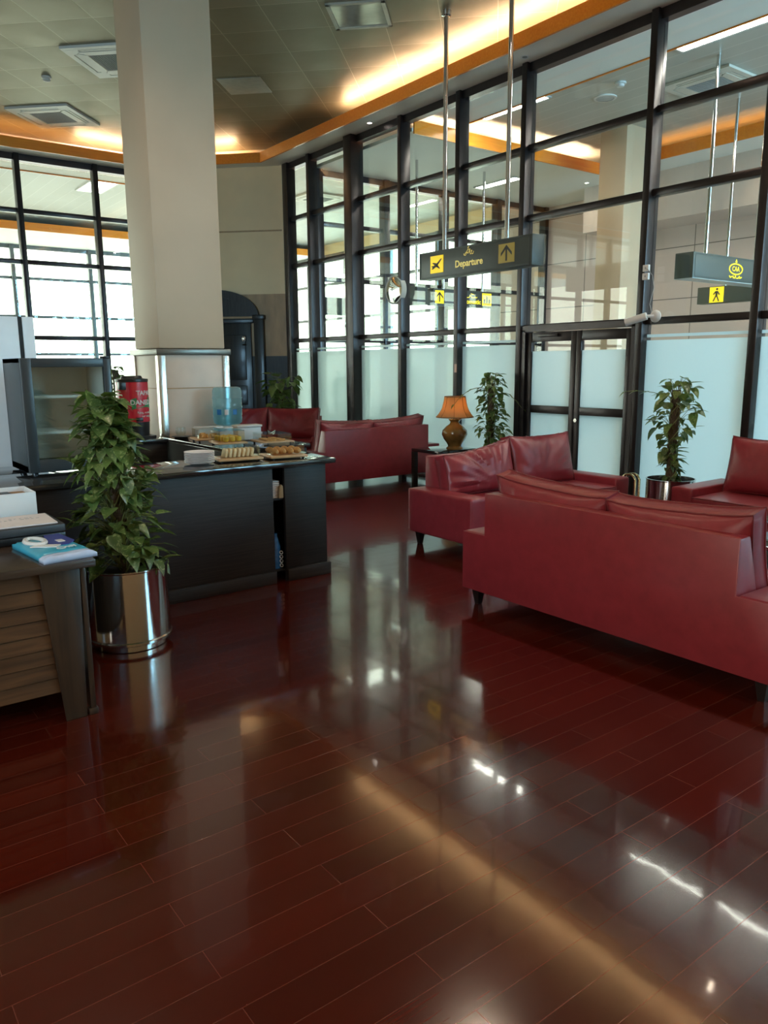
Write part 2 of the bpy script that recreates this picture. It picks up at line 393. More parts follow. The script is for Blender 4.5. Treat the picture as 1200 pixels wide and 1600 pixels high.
# chamfer wall
ch_o = sempty('wall_back', (GX, Cy, 0), 3*PI/4+PI)      # local x runs from far-left end to the glass corner, local -y faces the room
CL = math.hypot(GX-Cx, LY-Cy)
MB().box(-CL, 0, 0, .15, 2.8, ZC).build('plaster', M_wall, ch_o, smooth=False)
MB().box(-CL, 0, -.012, 0, 3.86, 3.885).build('moulding', M_stone, ch_o, smooth=False)
MB().box(-CL, 0, -.02, .15, 1.72, 2.8).build('stone_cladding', M_stone, ch_o, smooth=False)
MB().box(-CL, 0, -.03, .15, 0, 1.72).build('wainscot', M_door, ch_o, smooth=False)
MB().box(-.10, -.0, -.05, 0, 2.8, ZS).build('corner_pier', M_wall, ch_o, smooth=False)
# arched door in the chamfer
dr = sempty('door_1', (GX, Cy, 0), 3*PI/4+PI)
dc = -CL/2
arc = [(dc+.78*math.cos(PI-PI*i/24), 2.42+.46*math.sin(PI-PI*i/24)) for i in range(25)]
arci = [(dc+.64*math.cos(PI-PI*i/24), 2.42+.33*math.sin(PI-PI*i/24)) for i in range(25)]
MB().prism(arc, -.06, -.03, 'y').build('arch_panel', M_door, dr, smooth=False)
ab = MB()
for i in range(24):
    ab.prism([arc[i], arc[i+1], arci[i+1], arci[i]], -.12, -.04, 'y')
ab.build('arch_moulding', M_door, dr, smooth=False)
for s in (-1, 1):
    MB().box(dc+s*.78-.09, dc+s*.78+.09, -.12, -.03, 0, 2.42, .01).box(dc+s*.78-.11, dc+s*.78+.11, -.14, -.03, 2.36, 2.44, .01).build('pilaster', M_door, dr)
MB().box(dc-.68, dc+.68, -.10, -.03, 2.30, 2.38, .01).build('lintel', M_door, dr)
for s in (-1, 1):
    lf = MB().box(dc+(0 if s > 0 else -.62), dc+(.62 if s > 0 else 0), -.07, -.035, 0, 2.3, .004)
    for z0, z1 in ((.15, .75), (.85, 1.2), (1.3, 2.1)): lf.box(dc+s*.31-.21, dc+s*.31+.21, -.085, -.06, z0, z1, .012)
    L_ = lf.build('door_leaf', M_door, dr)
kn = MB().lathe([(.0, -.05), (.03, -.045), (.045, 0), (.03, .04), (0, .05)], 16, M=Matrix.Translation((dc+.5, -.1, 2.03)))
kn.lathe([(.0, -.02), (.03, -.02), (.05, .0), (.0, .01)], 16, M=Matrix.Translation((dc+.5, -.1, 1.93)))
kn.build('wall_ornament', M_brush, dr)

# ---- glass bays
win_n = [0]
def bay(loc, rotz, w, mull=.08, depth=.11, rails=(4.02, 3.24, 1.98), base=.10, top=ZS, film=True, last=False, fmat=None, door=False, mat=None, prefix='window'):
    """local x along the wall from its left mullion, local -y into the room"""
    mat = mat or M_alu
    win_n[0] += 1
    o = sempty('window_%d' % win_n[0], loc, rotz)
    f = MB()
    f.box(-mull/2, mull/2, -depth, .06, 0, top, .006)
    if last: f.box(w-mull/2, w+mull/2, -depth, .06, 0, top, .006)
    f.box(mull/2, w-mull/2, -.06, .05, top-.10, top)
    for r in rails: f.box(mull/2, w-mull/2, -.055, .05, r-.035, r+.035, .004)
    if not door: f.box(mull/2, w-mull/2, -.055, .05, 0, base)
    f.build('window_frame', mat, o)
    zs = [top-.10]+[z for z in rails]
    if not door: zs.append(base)
    for a, b in zip(zs, zs[1:]):
        MB().box(mull/2, w-mull/2, -.005, .005, b+.03, a-.03).build('pane', M_glass, o, smooth=False)
    if film and not door:
        MB().box(mull/2, w-mull/2, -.012, -.006, base+.001, 1.785).box(mull/2, w-mull/2, -.012, -.006, 1.815, 1.845).build('frosted_film', M_frost, o, smooth=False)
    return o
ys = [12.2, 11.46, 10.22, 9.03, 7.83, 6.7, 5.0, 3.78, 2.56, 1.34, .12, -1.1, -2.32, -3.54, -4.76]
for i in range(len(ys)-1):
    y0, y1 = ys[i], ys[i+1]
    kw = {}
    if i == 0: kw = dict(mull=.16)
    if abs(y0-10.22) < .01: kw = dict(mull=.20, depth=.17)
    bay((GX, y0, 0), -PI/2, y0-y1, door=abs(y0-6.7) < .01, last=(i == len(ys)-2), **kw)
# glazed double door in the bay 6.7 -> 5.0
d = sempty('door_2', (GX, 6.7, 0), -PI/2)
W = 1.7
MB().box(.04, .10, -.09, .05, 0, 1.95).box(W-.10, W-.04, -.09, .05, 0, 1.95).box(.04, W-.04, -.09, .05, 1.93, 2.0).build('door_frame', M_alu, d)
for k, (a, b) in enumerate(((.11, W/2-.004), (W/2+.004, W-.11))):
    lf = MB().box(a, a+.07, -.06, 0, .02, 1.92, .004).box(b-.07, b, -.06, 0, .02, 1.92, .004)
    for z0, z1 in ((.02, .20), (.97, 1.06), (1.81, 1.92)): lf.box(a+.07, b-.07, -.055, -.005, z0, z1, .003)
    lo = lf.build('door_leaf', M_alu, d)
    MB().box(a+.07, b-.07, -.034, -.026, .2, 1.81).build('pane', M_glass, lo, smooth=False)
    MB().box(a+.07, b-.07, -.040, -.0345, .201, 1.70).build('frosted_film', M_frost, lo, smooth=False)
    MB().box(a+.2, a+.5, -.10, -.06, 1.86, 1.90, .005).build('door_closer', M_alu, lo) if k == 0 else \
        MB().lathe([(0, -.01), (.022, -.01), (.022, .012), (0, .012)], 16, M=Matrix.Translation((a+.035, -.065, .91)) @ Matrix.Rotation(PI/2, 4, 'X')).build('door_lock', M_brush, lo)
# far window wall, faces -Y
xs = [-5.6+i*1.24 for i in range(8)]
xs = [3.27+1.24*k for k in range(-7, 2)]
for i, x0 in enumerate(xs):
    x1 = xs[i+1] if i+1 < len(xs) else Cx
    bay((x0, LY, 0), 0., x1-x0, rails=(4.06, 3.26, 2.04), film=False, last=(i == len(xs)-1), base=.5)
# ---- hall beyond the glass
struct(MB().box(13., 13.2, -6, 13.1, 0, ZC).build('wall_hall', M_tilewall, smooth=False))
struct(MB().box(12.15, 13., -1., 9.9, 3.95, 4.75).build('wall_bulkhead', simple('pinkish_plaster', (.62, .50, .43), .6, var=.02), smooth=False))
struct(MB().box(GX+.1, 8.22, -6, 9.0, 4.97, ZH).box(GX+.1, 13., 9.0, 11.6, 4.75, 4.80).box(11.4, 13., -6, 9.0, 4.75, 4.80).build('trim_hall_soffit', M_soffit, smooth=False))
struct(MB().box(GX+.12, 11.4, 8.97, 9.0, 4.72, 4.90).box(11.37, 11.4, -6, 8.97, 4.72, 4.90).box(8.20, 8.22, -6, 8.97, 4.955, 4.97).build('trim_hall', M_fascia, smooth=False))
struct(MB().box(10.25, 11.1, 7.60, 8.08, 0, ZH, .01).build('column', M_column))
# glazed screen across the hall and the outer facades
for k in range(4):
    bay((7.36+1.4*k, 11.6, 0), 0., 1.4, rails=(3.9, 3.0, 1.98), film=False, base=.1, last=(k == 3), mull=.12, mat=M_alu, top=4.75)
for k in range(12):
    bay((-11.+2.*k, 23., 0), 0., 2., rails=(3.9, 2.9, 1.9), film=False, base=.1, top=4.75, last=(k == 11), mull=.10, depth=.12, mat=M_alu2)
for k in range(5):
    bay((13.05, 23.-2.*k, 0), -PI/2, 2., rails=(3.9, 2.9, 1.9), film=False, base=.1, top=4.75, last=(k == 4), mull=.10, depth=.12, mat=M_alu2)
struct(MB().box(-12, 13.2, 23., 23.15, 4.75, ZH).box(13., 13.2, 13.1, 23.2, 4.75, ZH).build('wall_facade', M_wall, smooth=False))
struct(MB().box(-12, 13., 20.3, 23., 4.75, 4.80).box(-12, Cx+.3, LY+.1, 15.4, 4.97, ZH).build('trim_far_soffit', M_soffit, smooth=False))
struct(MB().box(-12, 13., 20.27, 20.3, 4.72, 4.90).box(-12, Cx+.3, 15.4, 15.42, 4.95, 5.03).build('trim_far', M_fascia, smooth=False))

# ---------------------------------------------------------------- column by the bar
cx0, cx1, cy0, cy1 = 2.82, 3.5, 7.3, 7.95
co = struct(bpy.data.objects.new('column', None)); COL.objects.link(co)
MB().box(cx0, cx1, cy0, cy1, 1.72, ZC, .012).build('shaft', M_column, co)
MB().box(cx0-.02, cx1+.02, cy0-.02, cy1+.02, 0, 1.66, .006).build('stone_base', M_colbase, co)
MB().box(cx0-.045, cx1+.045, cy0-.045, cy1+.045, 1.66, 1.715, .006).build('ledge', simple('ledge_bronze', (.16, .15, .13), .3, .6), co)
st = MB()
for a in (cx0, cx1):
    for b in (cy0, cy1): st.box(a-(.03 if a == cx0 else .045), a+(.045 if a == cx0 else .03), b-(.03 if b == cy0 else .045), b+(.045 if b == cy0 else .03), 0, 1.655, .004)
st.build('steel_corner_guard', M_brush, co)
MB().box(cx0-.022, cx1+.022, cy0-.022, cy1+.022, 1.335, 1.345).build('joint_line', M_stone, co, smooth=False)

# ---------------------------------------------------------------- ceiling lights and fittings
def cove(p, q, z, mat, label, r=.016):
    o = MB().cyl((p[0], p[1], z), (q[0], q[1], z), r, 10).build('cove_tube_light', mat)
    return tag(o, label, 'light', None)
cove((6.80, -4.6), (6.80, 3.0), 5.03, M_cove, 'warm cove tube above the fascia over the near end of the glass wall')
cove((6.80, 3.1), (6.80, 9.9), 5.03, M_cove, 'warm cove tube above the wooden fascia over the sofas by the glass wall')
cove((6.45, fs-6.45+.16), (5.45, fs-5.45+.16), 5.03, M_cove, 'warm cove tube above the short fascia behind the cream column')
cove((5.25, 13.82), (4.15, 13.82), 5.03, M_cove, 'bright warm cove tube above the far fascia left of the column')
cove((4.05, 13.82), (-5.5, 13.82), 5.03, M_covedim, 'dim orange cove tube above the far fascia over the left windows')
cove((7.6, 9.12), (11.3, 9.12), 4.84, M_cove, 'warm cove tube above the fascia in the hall beyond the glass')
cove((11.52, -5.), (11.52, 8.8), 4.84, M_covedim, 'dim cove tube above the long fascia at the far side of the hall')
def downlight(x, y, z, label, lit=True, power=14., group=None, spread=110):
    t = thing('downlight', label, 'downlight', (x, y, z), 0, group)
    MB().lathe([(.028, 0), (.045, -.006), (.05, 0), (.05, .0)], 20, cap=False).build('trim_ring', M_white, t)
    MB().lathe([(0, -.002), (.03, -.002)], 16, cap=False).build('lens', M_spot if lit else M_shutoff, t)
    if lit:
        ld = bpy.data.lights.new('downlight_lamp', 'SPOT'); ld.energy = power; ld.color = (1, .80, .58); ld.spot_size = rad(spread); ld.spot_blend = .6; ld.shadow_soft_size = .03
        lo = bpy.data.objects.new('downlight_lamp', ld); COL.objects.link(lo); lo.parent = t; lo.location = (0, 0, -.02)
downlight(6.97, 9.55, ZS, 'small lit round downlight in the soffit above the clock', True, 14.)
downlight(6.97, 6.59, ZS, 'small unlit round downlight in the soffit above the glazed double door', False)
downlight(6.97, 3.6, ZS, 'small lit downlight in the soffit near the right edge', True, 14.)
downlight(9.9, 9.3, 4.75, 'small lit downlight in front of the hall fascia', True, 14.)
downlight(11.84, 9.6, 4.75, 'bright downlight left of the hall column', True, 14.)
downlight(11.85, 6.3, 4.75, 'bright downlight right of the hall column', True, 14.)
def cassette(x, y, z, label, s=.95, rot=PI/4):
    t = thing('air_conditioner', label, 'air conditioner', (x, y, z), rot)
    h = s/2
    fr = MB()
    for a in range(4):
        Mr = Matrix.Rotation(a*PI/2, 4, 'Z')
        fr.prism([(-h, -h), (h, -h), (h-.07, -h+.07), (-h+.07, -h+.07)], -.03, 0, 'z', M=Mr)
        fr.prism([(-h+.16, -h+.13), (h-.16, -h+.13), (h-.23, -h+.23), (-h+.23, -h+.23)], -.035, 0, 'z', M=Mr)
        fr.box(-h+.05, -h+.19, -h+.05, -h+.19, -.031, 0, .0, M=Mr)
    fr.build('bezel', M_offwhite, t, smooth=False)
    MB().box(-h+.06, h-.06, -h+.06, h-.06, -.008, -.001).build('slot_recess', M_black, t, smooth=False)
    fl = MB()
    for a in range(4):
        fl.box(-h+.2, h-.2, -h+.085, -h+.125, -.03, -.024, M=Matrix.Rotation(a*PI/2, 4, 'Z') @ Matrix.Translation((0, 0, 0)))
    fl.build('louvre', M_offwhite, t, smooth=False)
    g = MB(); q = h-.25
    for i in range(17): g.box(-q, q, -q+i*q/8-.005, -q+i*q/8+.005, -.036, -.026)
    g.box(-q-.02, q+.02, -q-.02, q+.02, -.026, -.02)
    g.build('intake_grille', M_grey, t, smooth=False)
    return t
cassette(3.53, 12.75, ZC, 'white cassette air conditioner on the ceiling nearest the far left windows')
cassette(3.58, 10.07, ZC, 'white cassette air conditioner half hidden by the cream column')
cassette(9.75, 5.96, ZH-.004, 'white cassette air conditioner seen through the glass high on the right', rot=0)
cassette(9.3, 14.6, ZH-.004, 'distant cassette air conditioner seen through the upper left glass panes', rot=0)
t = thing('smoke_detector', 'small round smoke detector on the metal ceiling left of the column', 'smoke detector', (3.04, 11.17, ZC))
MB().lathe([(.06, 0), (.06, -.02), (.045, -.025), (.045, -.05), (.02, -.06), (0, -.06)], 20).build('housing', M_offwhite, t)
t = thing('smoke_detector', 'small round smoke detector on the white plank ceiling beyond the glass', 'smoke detector', (8.77, 6.64, ZH))
MB().lathe([(.07, 0), (.07, -.02), (.045, -.025), (.045, -.05), (0, -.06)], 20).build('housing', M_white, t)
t = thing('ceiling_speaker', 'round ceiling speaker grille beyond the glass', 'speaker', (9.08, 7.11, ZH))
MB().lathe([(.15, 0), (.15, -.012), (.12, -.015)], 28, cap=False).build('rim', M_white, t); MB().lathe([(.12, -.01), (0, -.012)], 28, cap=False).build('grille', M_lightgrey, t)
t = thing('ceiling_panel', 'plain square access panel set in the metal ceiling right of the column', 'ceiling panel', (5.235, 9.965, ZC), PI/4)
MB().box(-.29, .29, -.29, .29, -.012, 0, .004).build('plate', simple('pale_panel', (.42, .40, .32), .5, .2), t)
t = thing('ceiling_light', 'square framed ceiling light panel at the top of the picture', 'light', (5.245, 7.35, ZC), PI/4)
fr = MB()
for a in range(4): fr.box(-.31, .31, -.31, -.27, -.02, 0, M=Matrix.Rotation(a*PI/2, 4, 'Z'))
fr.build('frame', simple('panel_frame', (.46, .44, .36), .4, .3), t, smooth=False)
MB().box(-.27, .27, -.27, .27, -.008, -.002).build('diffuser', simple('unlit_diffuser', (.50, .47, .38), .12, .5), t, smooth=False)
def strip(x0, x1, y0, y1, z, label, mat=None):
    t = thing('fluorescent_light', label, 'light', ((x0+x1)/2, (y0+y1)/2, z))
    hx, hy = (x1-x0)/2, (y1-y0)/2
    fr = MB()
    for s in (-1, 1):
        fr.box(s*hx-.015, s*hx+.015, -hy-.015, hy+.015, -.02, 0); fr.box(-hx, hx, s*hy-.015, s*hy+.015, -.02, 0)
    fr.build('frame', M_white, t, smooth=False)
    MB().box(-hx+.015, hx-.015, -hy+.015, hy-.015, -.012, -.004).build('diffuser', mat or M_tube, t, smooth=False)
strip(8.29, 8.45, 7.51, 8.70, ZH, 'fluorescent strip light beyond the glass above the departure sign')
strip(8.31, 8.49, 1.8, 5.60, ZH, 'long fluorescent strip light beyond the glass at the upper right corner')
strip(10.1, 10.3, -1., 3.6, ZH, 'added unseen strip light brightening the hall beyond the right edge')  # extra strip outside the view, put in to brighten the hall wall
strip(8.6, 9.8, 12.3, 12.9, ZH, 'louvred fluorescent light seen through the upper left panes', M_tubelow)
strip(4.95, 5.45, 15.7, 16.75, ZH, 'square ceiling light beyond the far windows beside the column', M_tubelow)
strip(10.4, 10.6, 10., 11., 4.75, 'short fluorescent strip light deep in the hall')

for x_, y_, w_ in ((-3.5, -2.5, 'behind the viewer at the far left'), (0., -2.5, 'straight behind the viewer'), (3.5, -2.5, 'behind the viewer at the right'), (-3.5, 1.5, 'out of view to the left of the desk'),
                   (2.6, 1.2, 'high above the near end of the fore sofa'), (1.4, 5.6, 'high above the bar worktop, out of view'), (4.6, 4.6, 'above the sofa by the glazed door, out of view'), (-2.5, 6., 'left of the bar, out of view')):
    downlight(x_, y_, ZC, 'added unseen fill lamp in the metal ceiling '+w_, True, 95., spread=150)  # invented fill lamps, all out of view, added to brighten the lounge
# ---------------------------------------------------------------- sofas
def cushion(w, h, t, seed, fold=.0, slouch=0.):
    """stuffed cushion standing on local z=0, w along x, thickness t along y, with two piped rims"""
    b = bmesh.new(); N, K = 30, 22
    rnd = random.Random(seed); ox = rnd.uniform(0, 50)
    fx, fz = rnd.uniform(-.15, .25)*w, rnd.uniform(.05, .2)*h
    def pt(i, k, side):
        u = -1+2*i/N; v = -1+2*k/K
        x = u*w/2; z = h/2+v*h/2
        pin = 1-.05*(abs(u)**6)*1.0
        bul = (1-abs(u)**3.2)*(1-abs(v)**3.2)
        x2 = x*(1-.03*(1-v*v)*abs(u)) ; z2 = h/2+(z-h/2)*(1-.02*(1-u*u)) + .018*abs(u)**4*abs(v)**4*(1 if v > 0 else -1)
        y = side*(t*.22+t*.32*bul**.7)
        if fold:
            ang = math.atan2(z-fz, x-fx); rr = math.hypot(x-fx, z-fz)
            f = noise.noise(Vector((ang*4.5+ox, rr*1.5, side*3.)))
            f = -abs(f)*2+.5
            edge = (1-abs(u)**8)*(1-abs(v)**8)
            y += side*fold*f*edge*min(1, rr*4)
            pg = noise.noise(Vector((u*14+ox, 3., side)))
            y += side*fold*.8*pg*max(0, abs(v)-.55)*1.6*edge
            z2 += fold*.35*pg*max(0, v-.7)*3
        z2 += slouch*u*max(0, v)*.5
        return Vector((x2, y, z2))
    G = {}
    for side in (-1, 1):
        for i in range(N+1):
            for k in range(K+1): G[i, k, side] = b.verts.new(pt(i, k, side))
        for i in range(N):
            for k in range(K):
                q = [G[i, k, side], G[i+1, k, side], G[i+1, k+1, side], G[i, k+1, side]]
                b.faces.new(q if side < 0 else q[::-1])
    ring = [(i, 0) for i in range(N)]+[(N, k) for k in range(K)]+[(i, K) for i in range(N, 0, -1)]+[(0, k) for k in range(K, 0, -1)]
    for a, c in zip(ring, ring[1:]+ring[:1]):
        b.faces.new((G[a[0], a[1], 1], G[c[0], c[1], 1], G[c[0], c[1], -1], G[a[0], a[1], -1]))
    bmesh.ops.recalc_face_normals(b, faces=b.faces[:])
    rims = [[G[a[0], a[1], s].co.copy() for a in ring] for s in (-1, 1)]
    m = MB(); m.bm.free(); m.bm = b
    p = MB()
    for r in rims: p.tube(r, .0055, 6, closed=True)
    return m, p
def sofa(label, loc, rotz, seed, W=2.05, D=.80, folds=(.012, .012), tops=(.47, .47), slouch=(0, 0), afold=.5):
    t = thing('leather_sofa', label, 'sofa', loc, rotz, None)
    h, dd = W/2, D/2; aw = .20
    MB().box(-h+aw-.005, h-aw+.005, -dd+.03, dd-.02, .12, .325, .012).build('base_frame', M_leather, t)
    for s in (-1, 1):
        a, b = (s*h, s*(h-aw)) if s < 0 else (h-aw, h)
        arm = MB().box(min(a, b), max(a, b), -dd, dd, .115, .495, .018, 3)
        bmesh.ops.subdivide_edges(arm.bm, edges=[e for e in arm.bm.edges if e.calc_length() > .3], cuts=15, use_grid_fill=True)
        for v in arm.bm.verts:
            if abs(v.co.x-s*h) < .004:
                q = noise.noise(Vector((v.co.y*16+seed*3, v.co.z*3, s*2.)))
                g = noise.noise(Vector((v.co.y*9+v.co.z*7+seed, v.co.z*5, 4.)))
                v.co.x += s*(.010*q*max(0, 1-abs(v.co.z-.42)*6)+.006*g*max(0, 1-abs(v.co.z-.18)*8))*afold
        ao = arm.build('arm', M_leather, t)
        # slack folds in the hide of the outer arm face
        pg = MB(); x = s*h
        pg.tube([(x-.012*s, -dd+.012, .485), (x-.012*s, dd-.012, .485)], .006, 6)
        pg.build('piping', M_leatherd, ao)
    MB().prism([(dd, .115), (dd, .76), (dd-.09, .765), (dd-.25, .30), (dd-.25, .115)], -h+aw, h-aw, 'x', .012, 2).prism([(-h+.004, .115), (h-.004, .115), (h-.004, .492), (h-aw, .492), (h-aw, .762), (-h+aw, .762), (-h+aw, .492), (-h+.004, .492)], dd-.006, dd+.006, 'y', .005, 2).build('backrest', M_leather, t)
    sc_ = MB().box(-h+aw+.002, h-aw-.002, -dd-.02, dd-.22, .325, .43, .022, 3)
    so = sc_.build('seat_cushion', M_leather, t)
    MB().tube([(-h+aw+.01, -dd-.016, .424), (h-aw-.01, -dd-.016, .424)], .005, 6).build('piping', M_leatherd, so)
    cw = (W-2*aw)/2
    for k, s in enumerate((-1, 1)):
        m, p = cushion(cw-.004, tops[k], .26, seed*7+k, folds[k], slouch[k])
        Mx = Matrix.Translation((s*cw/2, dd-.255, .425)) @ Matrix.Rotation(rad(-13), 4, 'X')
        m.bm.transform(Mx); p.bm.transform(Mx)
        c = m.build('back_cushion', M_leather, t, angle=60)
        p.build('piping', M_leatherd, c)
    for sx in (-1, 1):
        for sy in (-1, 1):
            MB().lathe([(.022, 0), (.024, .004), (.046, .118), (.046, .12)], 4, M=Matrix.Translation((sx*(h-.075), sy*(dd-.075), 0)) @ Matrix.Rotation(PI/4, 4, 'Z')).build('leg', M_legwood, t, smooth=False)
    return t
fore = sofa('maroon leather sofa in the right foreground showing its long back', (3.36+.40, 2.59, 0), PI/2, 1, folds=(.010, .010), tops=(.42, .43), slouch=(-.04, .04))
# pale scuffs on its back corner
sm = MB(); rnd = random.Random(5)
for i in range(16):
    a = Vector((-1.025+.07+rnd.uniform(-.012, .02), .401, .42-i*.009+rnd.uniform(-.003, .003)))
    sm.box(a.x-.004, a.x+rnd.uniform(.001, .007), .399, .4015, a.z, a.z+.0025)
sm.bm.transform(Matrix.Scale(-1, 4, (1, 0, 0))); 
bmesh.ops.reverse_faces(sm.bm, faces=sm.bm.faces[:])
sm.build('scuff_marks', M_paper, fore, smooth=False)
sofa('maroon leather sofa with creased cushions facing the camera in front of the glazed door', (5.20, 4.80, 0), 0, 2, folds=(.032, .014), tops=(.385, .455), slouch=(.10, .0), afold=1.3)
sofa('maroon leather sofa with its back to the camera beside the lamp table', (5.93, 8.38, 0), PI, 3, folds=(.022, .022), tops=(.43, .43), slouch=(-.05, .04))
sofa('maroon leather sofa across the far corner below the big leafy plant', (5.80, 10.80, 0), -PI/4, 4, folds=(.014, .014), tops=(.46, .46))
sofa('maroon leather sofa against the glass wall at the right edge', (6.40, 2.79, 0), -PI/2, 6, folds=(.008, .008), tops=(.47, .47))

# ---------------------------------------------------------------- plants
def leaf(m, base, d, up, L, wd, droop, fold=.25):
    """heart shaped pothos blade starting at base, heading along d"""
    d = d.normalized(); s = d.cross(up); 
    if s.length < 1e-4: s = Vector((1, 0, 0))
    s.normalize(); n = s.cross(d).normalized()
    prof = [(-.10, .0), (-.06, .55), (.08, .95), (.28, 1.0), (.50, .80), (.72, .48), (.88, .20), (1.0, 0.)]
    C, A, B = [], [], []
    for v, wv in prof:
        dr = -droop*L*max(0, v)**2
        c = base+d*(v if wv or v > .5 else .0)*L+n*dr
        if v == -.10: c = base.copy()
        C.append(c)
        e = base+d*(v*L)+n*dr
        A.append(e+s*(wv*wd/2)+n*(fold*wv*wd/2)); B.append(e-s*(wv*wd/2)+n*(fold*wv*wd/2))
    verts = []; faces = []
    bm = m.bm
    cv = [bm.verts.new(c) for c in C]
    av = [cv[0]]+[bm.verts.new(a) for a in A[1:-1]]+[cv[-1]]
    bv = [cv[0]]+[bm.verts.new(a) for a in B[1:-1]]+[cv[-1]]
    for i in range(len(prof)-1):
        for S_, fl in ((av, 0), (bv, 1)):
            q = [cv[i], cv[i+1], S_[i+1], S_[i]]
            u = []
            for x in q:
                if x not in u: u.append(x)
            if len(u) >= 3:
                try: bm.faces.new(u if fl else u[::-1])
                except ValueError: pass
def plant(label, loc, ztop, nleaf, lsize, rfun, seed, pot_r=.22, pot_h=.46, pole_r=.03, pole_top=None, trail=6, spread=.5, pot_label=None, flat=.25, tmax=1., lean=(0, 0)):
    rnd = random.Random(seed)
    rz_ = rnd.uniform(0, 6)
    t = thing('potted_plant', label, 'plant', loc, 0. if lean != (0, 0) else rz_)
    def tilt(m):
        for v in m.bm.verts:
            k = max(0., v.co.z-pot_h)/(ztop-pot_h); v.co.x += lean[0]*k; v.co.y += lean[1]*k
        return m
    r = pot_r
    po = MB().lathe([(r*.86, .0), (r*.90, .004), (r*.90, .035), (r, .04), (r*1.035, .045), (r*1.035, .058), (r, .063), (r, .075), (r, pot_h-.012), (r*1.02, pot_h-.006), (r*1.02, pot_h), (r*.965, pot_h), (r*.95, pot_h-.1), (r*.94, .05), (0, .05)], 56, cap=True)
    po.build('pot', M_steel, t, angle=30)
    MB().lathe([(r*.945, pot_h-.06), (r*.5, pot_h-.045), (0, pot_h-.04)], 40, cap=False).build('soil', M_soil, t)
    pt_ = pole_top or ztop-.12
    tilt(MB().tube([(0, 0, .08), (.004, 0, pot_h), (.008, 0, (pt_+.1)/2), (0, .004, pt_)], pole_r, 12)).build('moss_pole', M_moss, t)
    fo = MB(); sm = MB()
    z0 = pot_h-.02
    for i in range(nleaf):
        u = (i+rnd.random())/nleaf
        z = z0+(ztop-z0)*u**.9
        a = rnd.uniform(0, 2*PI)
        rr = rfun(u)*rnd.uniform(.35, 1.)
        out = Vector((math.cos(a), math.sin(a), 0))
        tip = Vector((0, 0, z))+out*rr
        zs_ = max(z0, z-rnd.uniform(.02, .12))
        root = Vector((0, 0, min(zs_, pt_)))+out*pole_r*.9
        mid = (root+tip)/2+Vector((0, 0, rnd.uniform(.02, .06)))
        sm.tube([root, mid, tip], .0028, 5, r2=.0018)
        dirv = out*rnd.uniform(.4, 1)+Vector((rnd.uniform(-.5, .5), rnd.uniform(-.5, .5), rnd.uniform(-.75, flat)))
        L = lsize*rnd.uniform(.65, 1.15)
        leaf(fo, tip, dirv, Vector((rnd.uniform(-.3, .3), rnd.uniform(-.3, .3), 1)), L, L*rnd.uniform(.62, .82), rnd.uniform(.05, .4), rnd.uniform(.1, .35))
    for i in range(trail):
        a = rnd.uniform(0, 2*PI); out = Vector((math.cos(a), math.sin(a), 0))
        pts = []
        zz = rnd.uniform(z0+.25*(ztop-z0)*tmax, z0+(ztop-.1-z0)*tmax)
        p = Vector((0, 0, zz))+out*pole_r; v = out*.05+Vector((0, 0, .02))
        for k in range(9):
            pts.append(p.copy()); p = p+v; v = v+Vector((rnd.uniform(-.01, .01), rnd.uniform(-.01, .01), -.012))*spread*2
            if k % 2: leaf(fo, p, v+out*.03+Vector((rnd.uniform(-.05, .05), rnd.uniform(-.05, .05), -.02)), Vector((0, 0, 1)), lsize*.7, lsize*.45, .2)
        sm.tube(pts, .003, 5)
    # vines wound up the pole
    for k in range(3):
        sm.tube([(math.cos(j*.35+k*2.1)*(pole_r+.006), math.sin(j*.35+k*2.1)*(pole_r+.006), z0-.03+(pt_-z0+.03)*j/40) for j in range(41)], .005, 6)
    tilt(sm).build('stems', M_stem, t); tilt(fo).build('foliage', M_leaf, t, angle=80)
    return t
plant('bushy variegated pothos in a steel pot between the desk and the bar counter', (1.375, 4.255, 0), 1.40, 430, .112,
      lambda u: (.245 if u < .32 else .245-.16*((u-.32)/.68)**.9), 11, trail=0, spread=.15, pole_r=.032, pole_top=1.28, pot_r=.225, flat=.45, tmax=.5, lean=(-.065, .04))
plant('pothos on a bare brown pole in a steel pot left of the right edge sofa', (6.64, 4.23, 0), 1.42, 130, .125,
      lambda u: .04 if u < .22 else .09+.19*max(0, 1-abs(u-.66)*2.4), 12, pot_r=.225, pole_r=.042, pole_top=1.30, trail=2, spread=.15)
plant('slender climbing pothos between the table lamp and the glass door', (6.86, 6.90, 0), 1.45, 210, .10,
      lambda u: .06 if u < .18 else .22-.10*u, 13, pot_r=.2, pole_r=.04, pole_top=1.32, trail=6)
plant('large leaved plant standing behind the far corner sofa', (6.50, 11.50, 0), 1.42, 90, .22,
      lambda u: .10+.28*u if u > .5 else .22, 14, pot_r=.24, pole_r=.035, trail=3, flat=.5)
plant('dark plant by the far windows seen above the red urn', (4.12, 12.6, 0), 1.55, 90, .13,
      lambda u: .30-.12*u, 15, pot_r=.24, pole_r=.05, pole_top=1.5, trail=4)

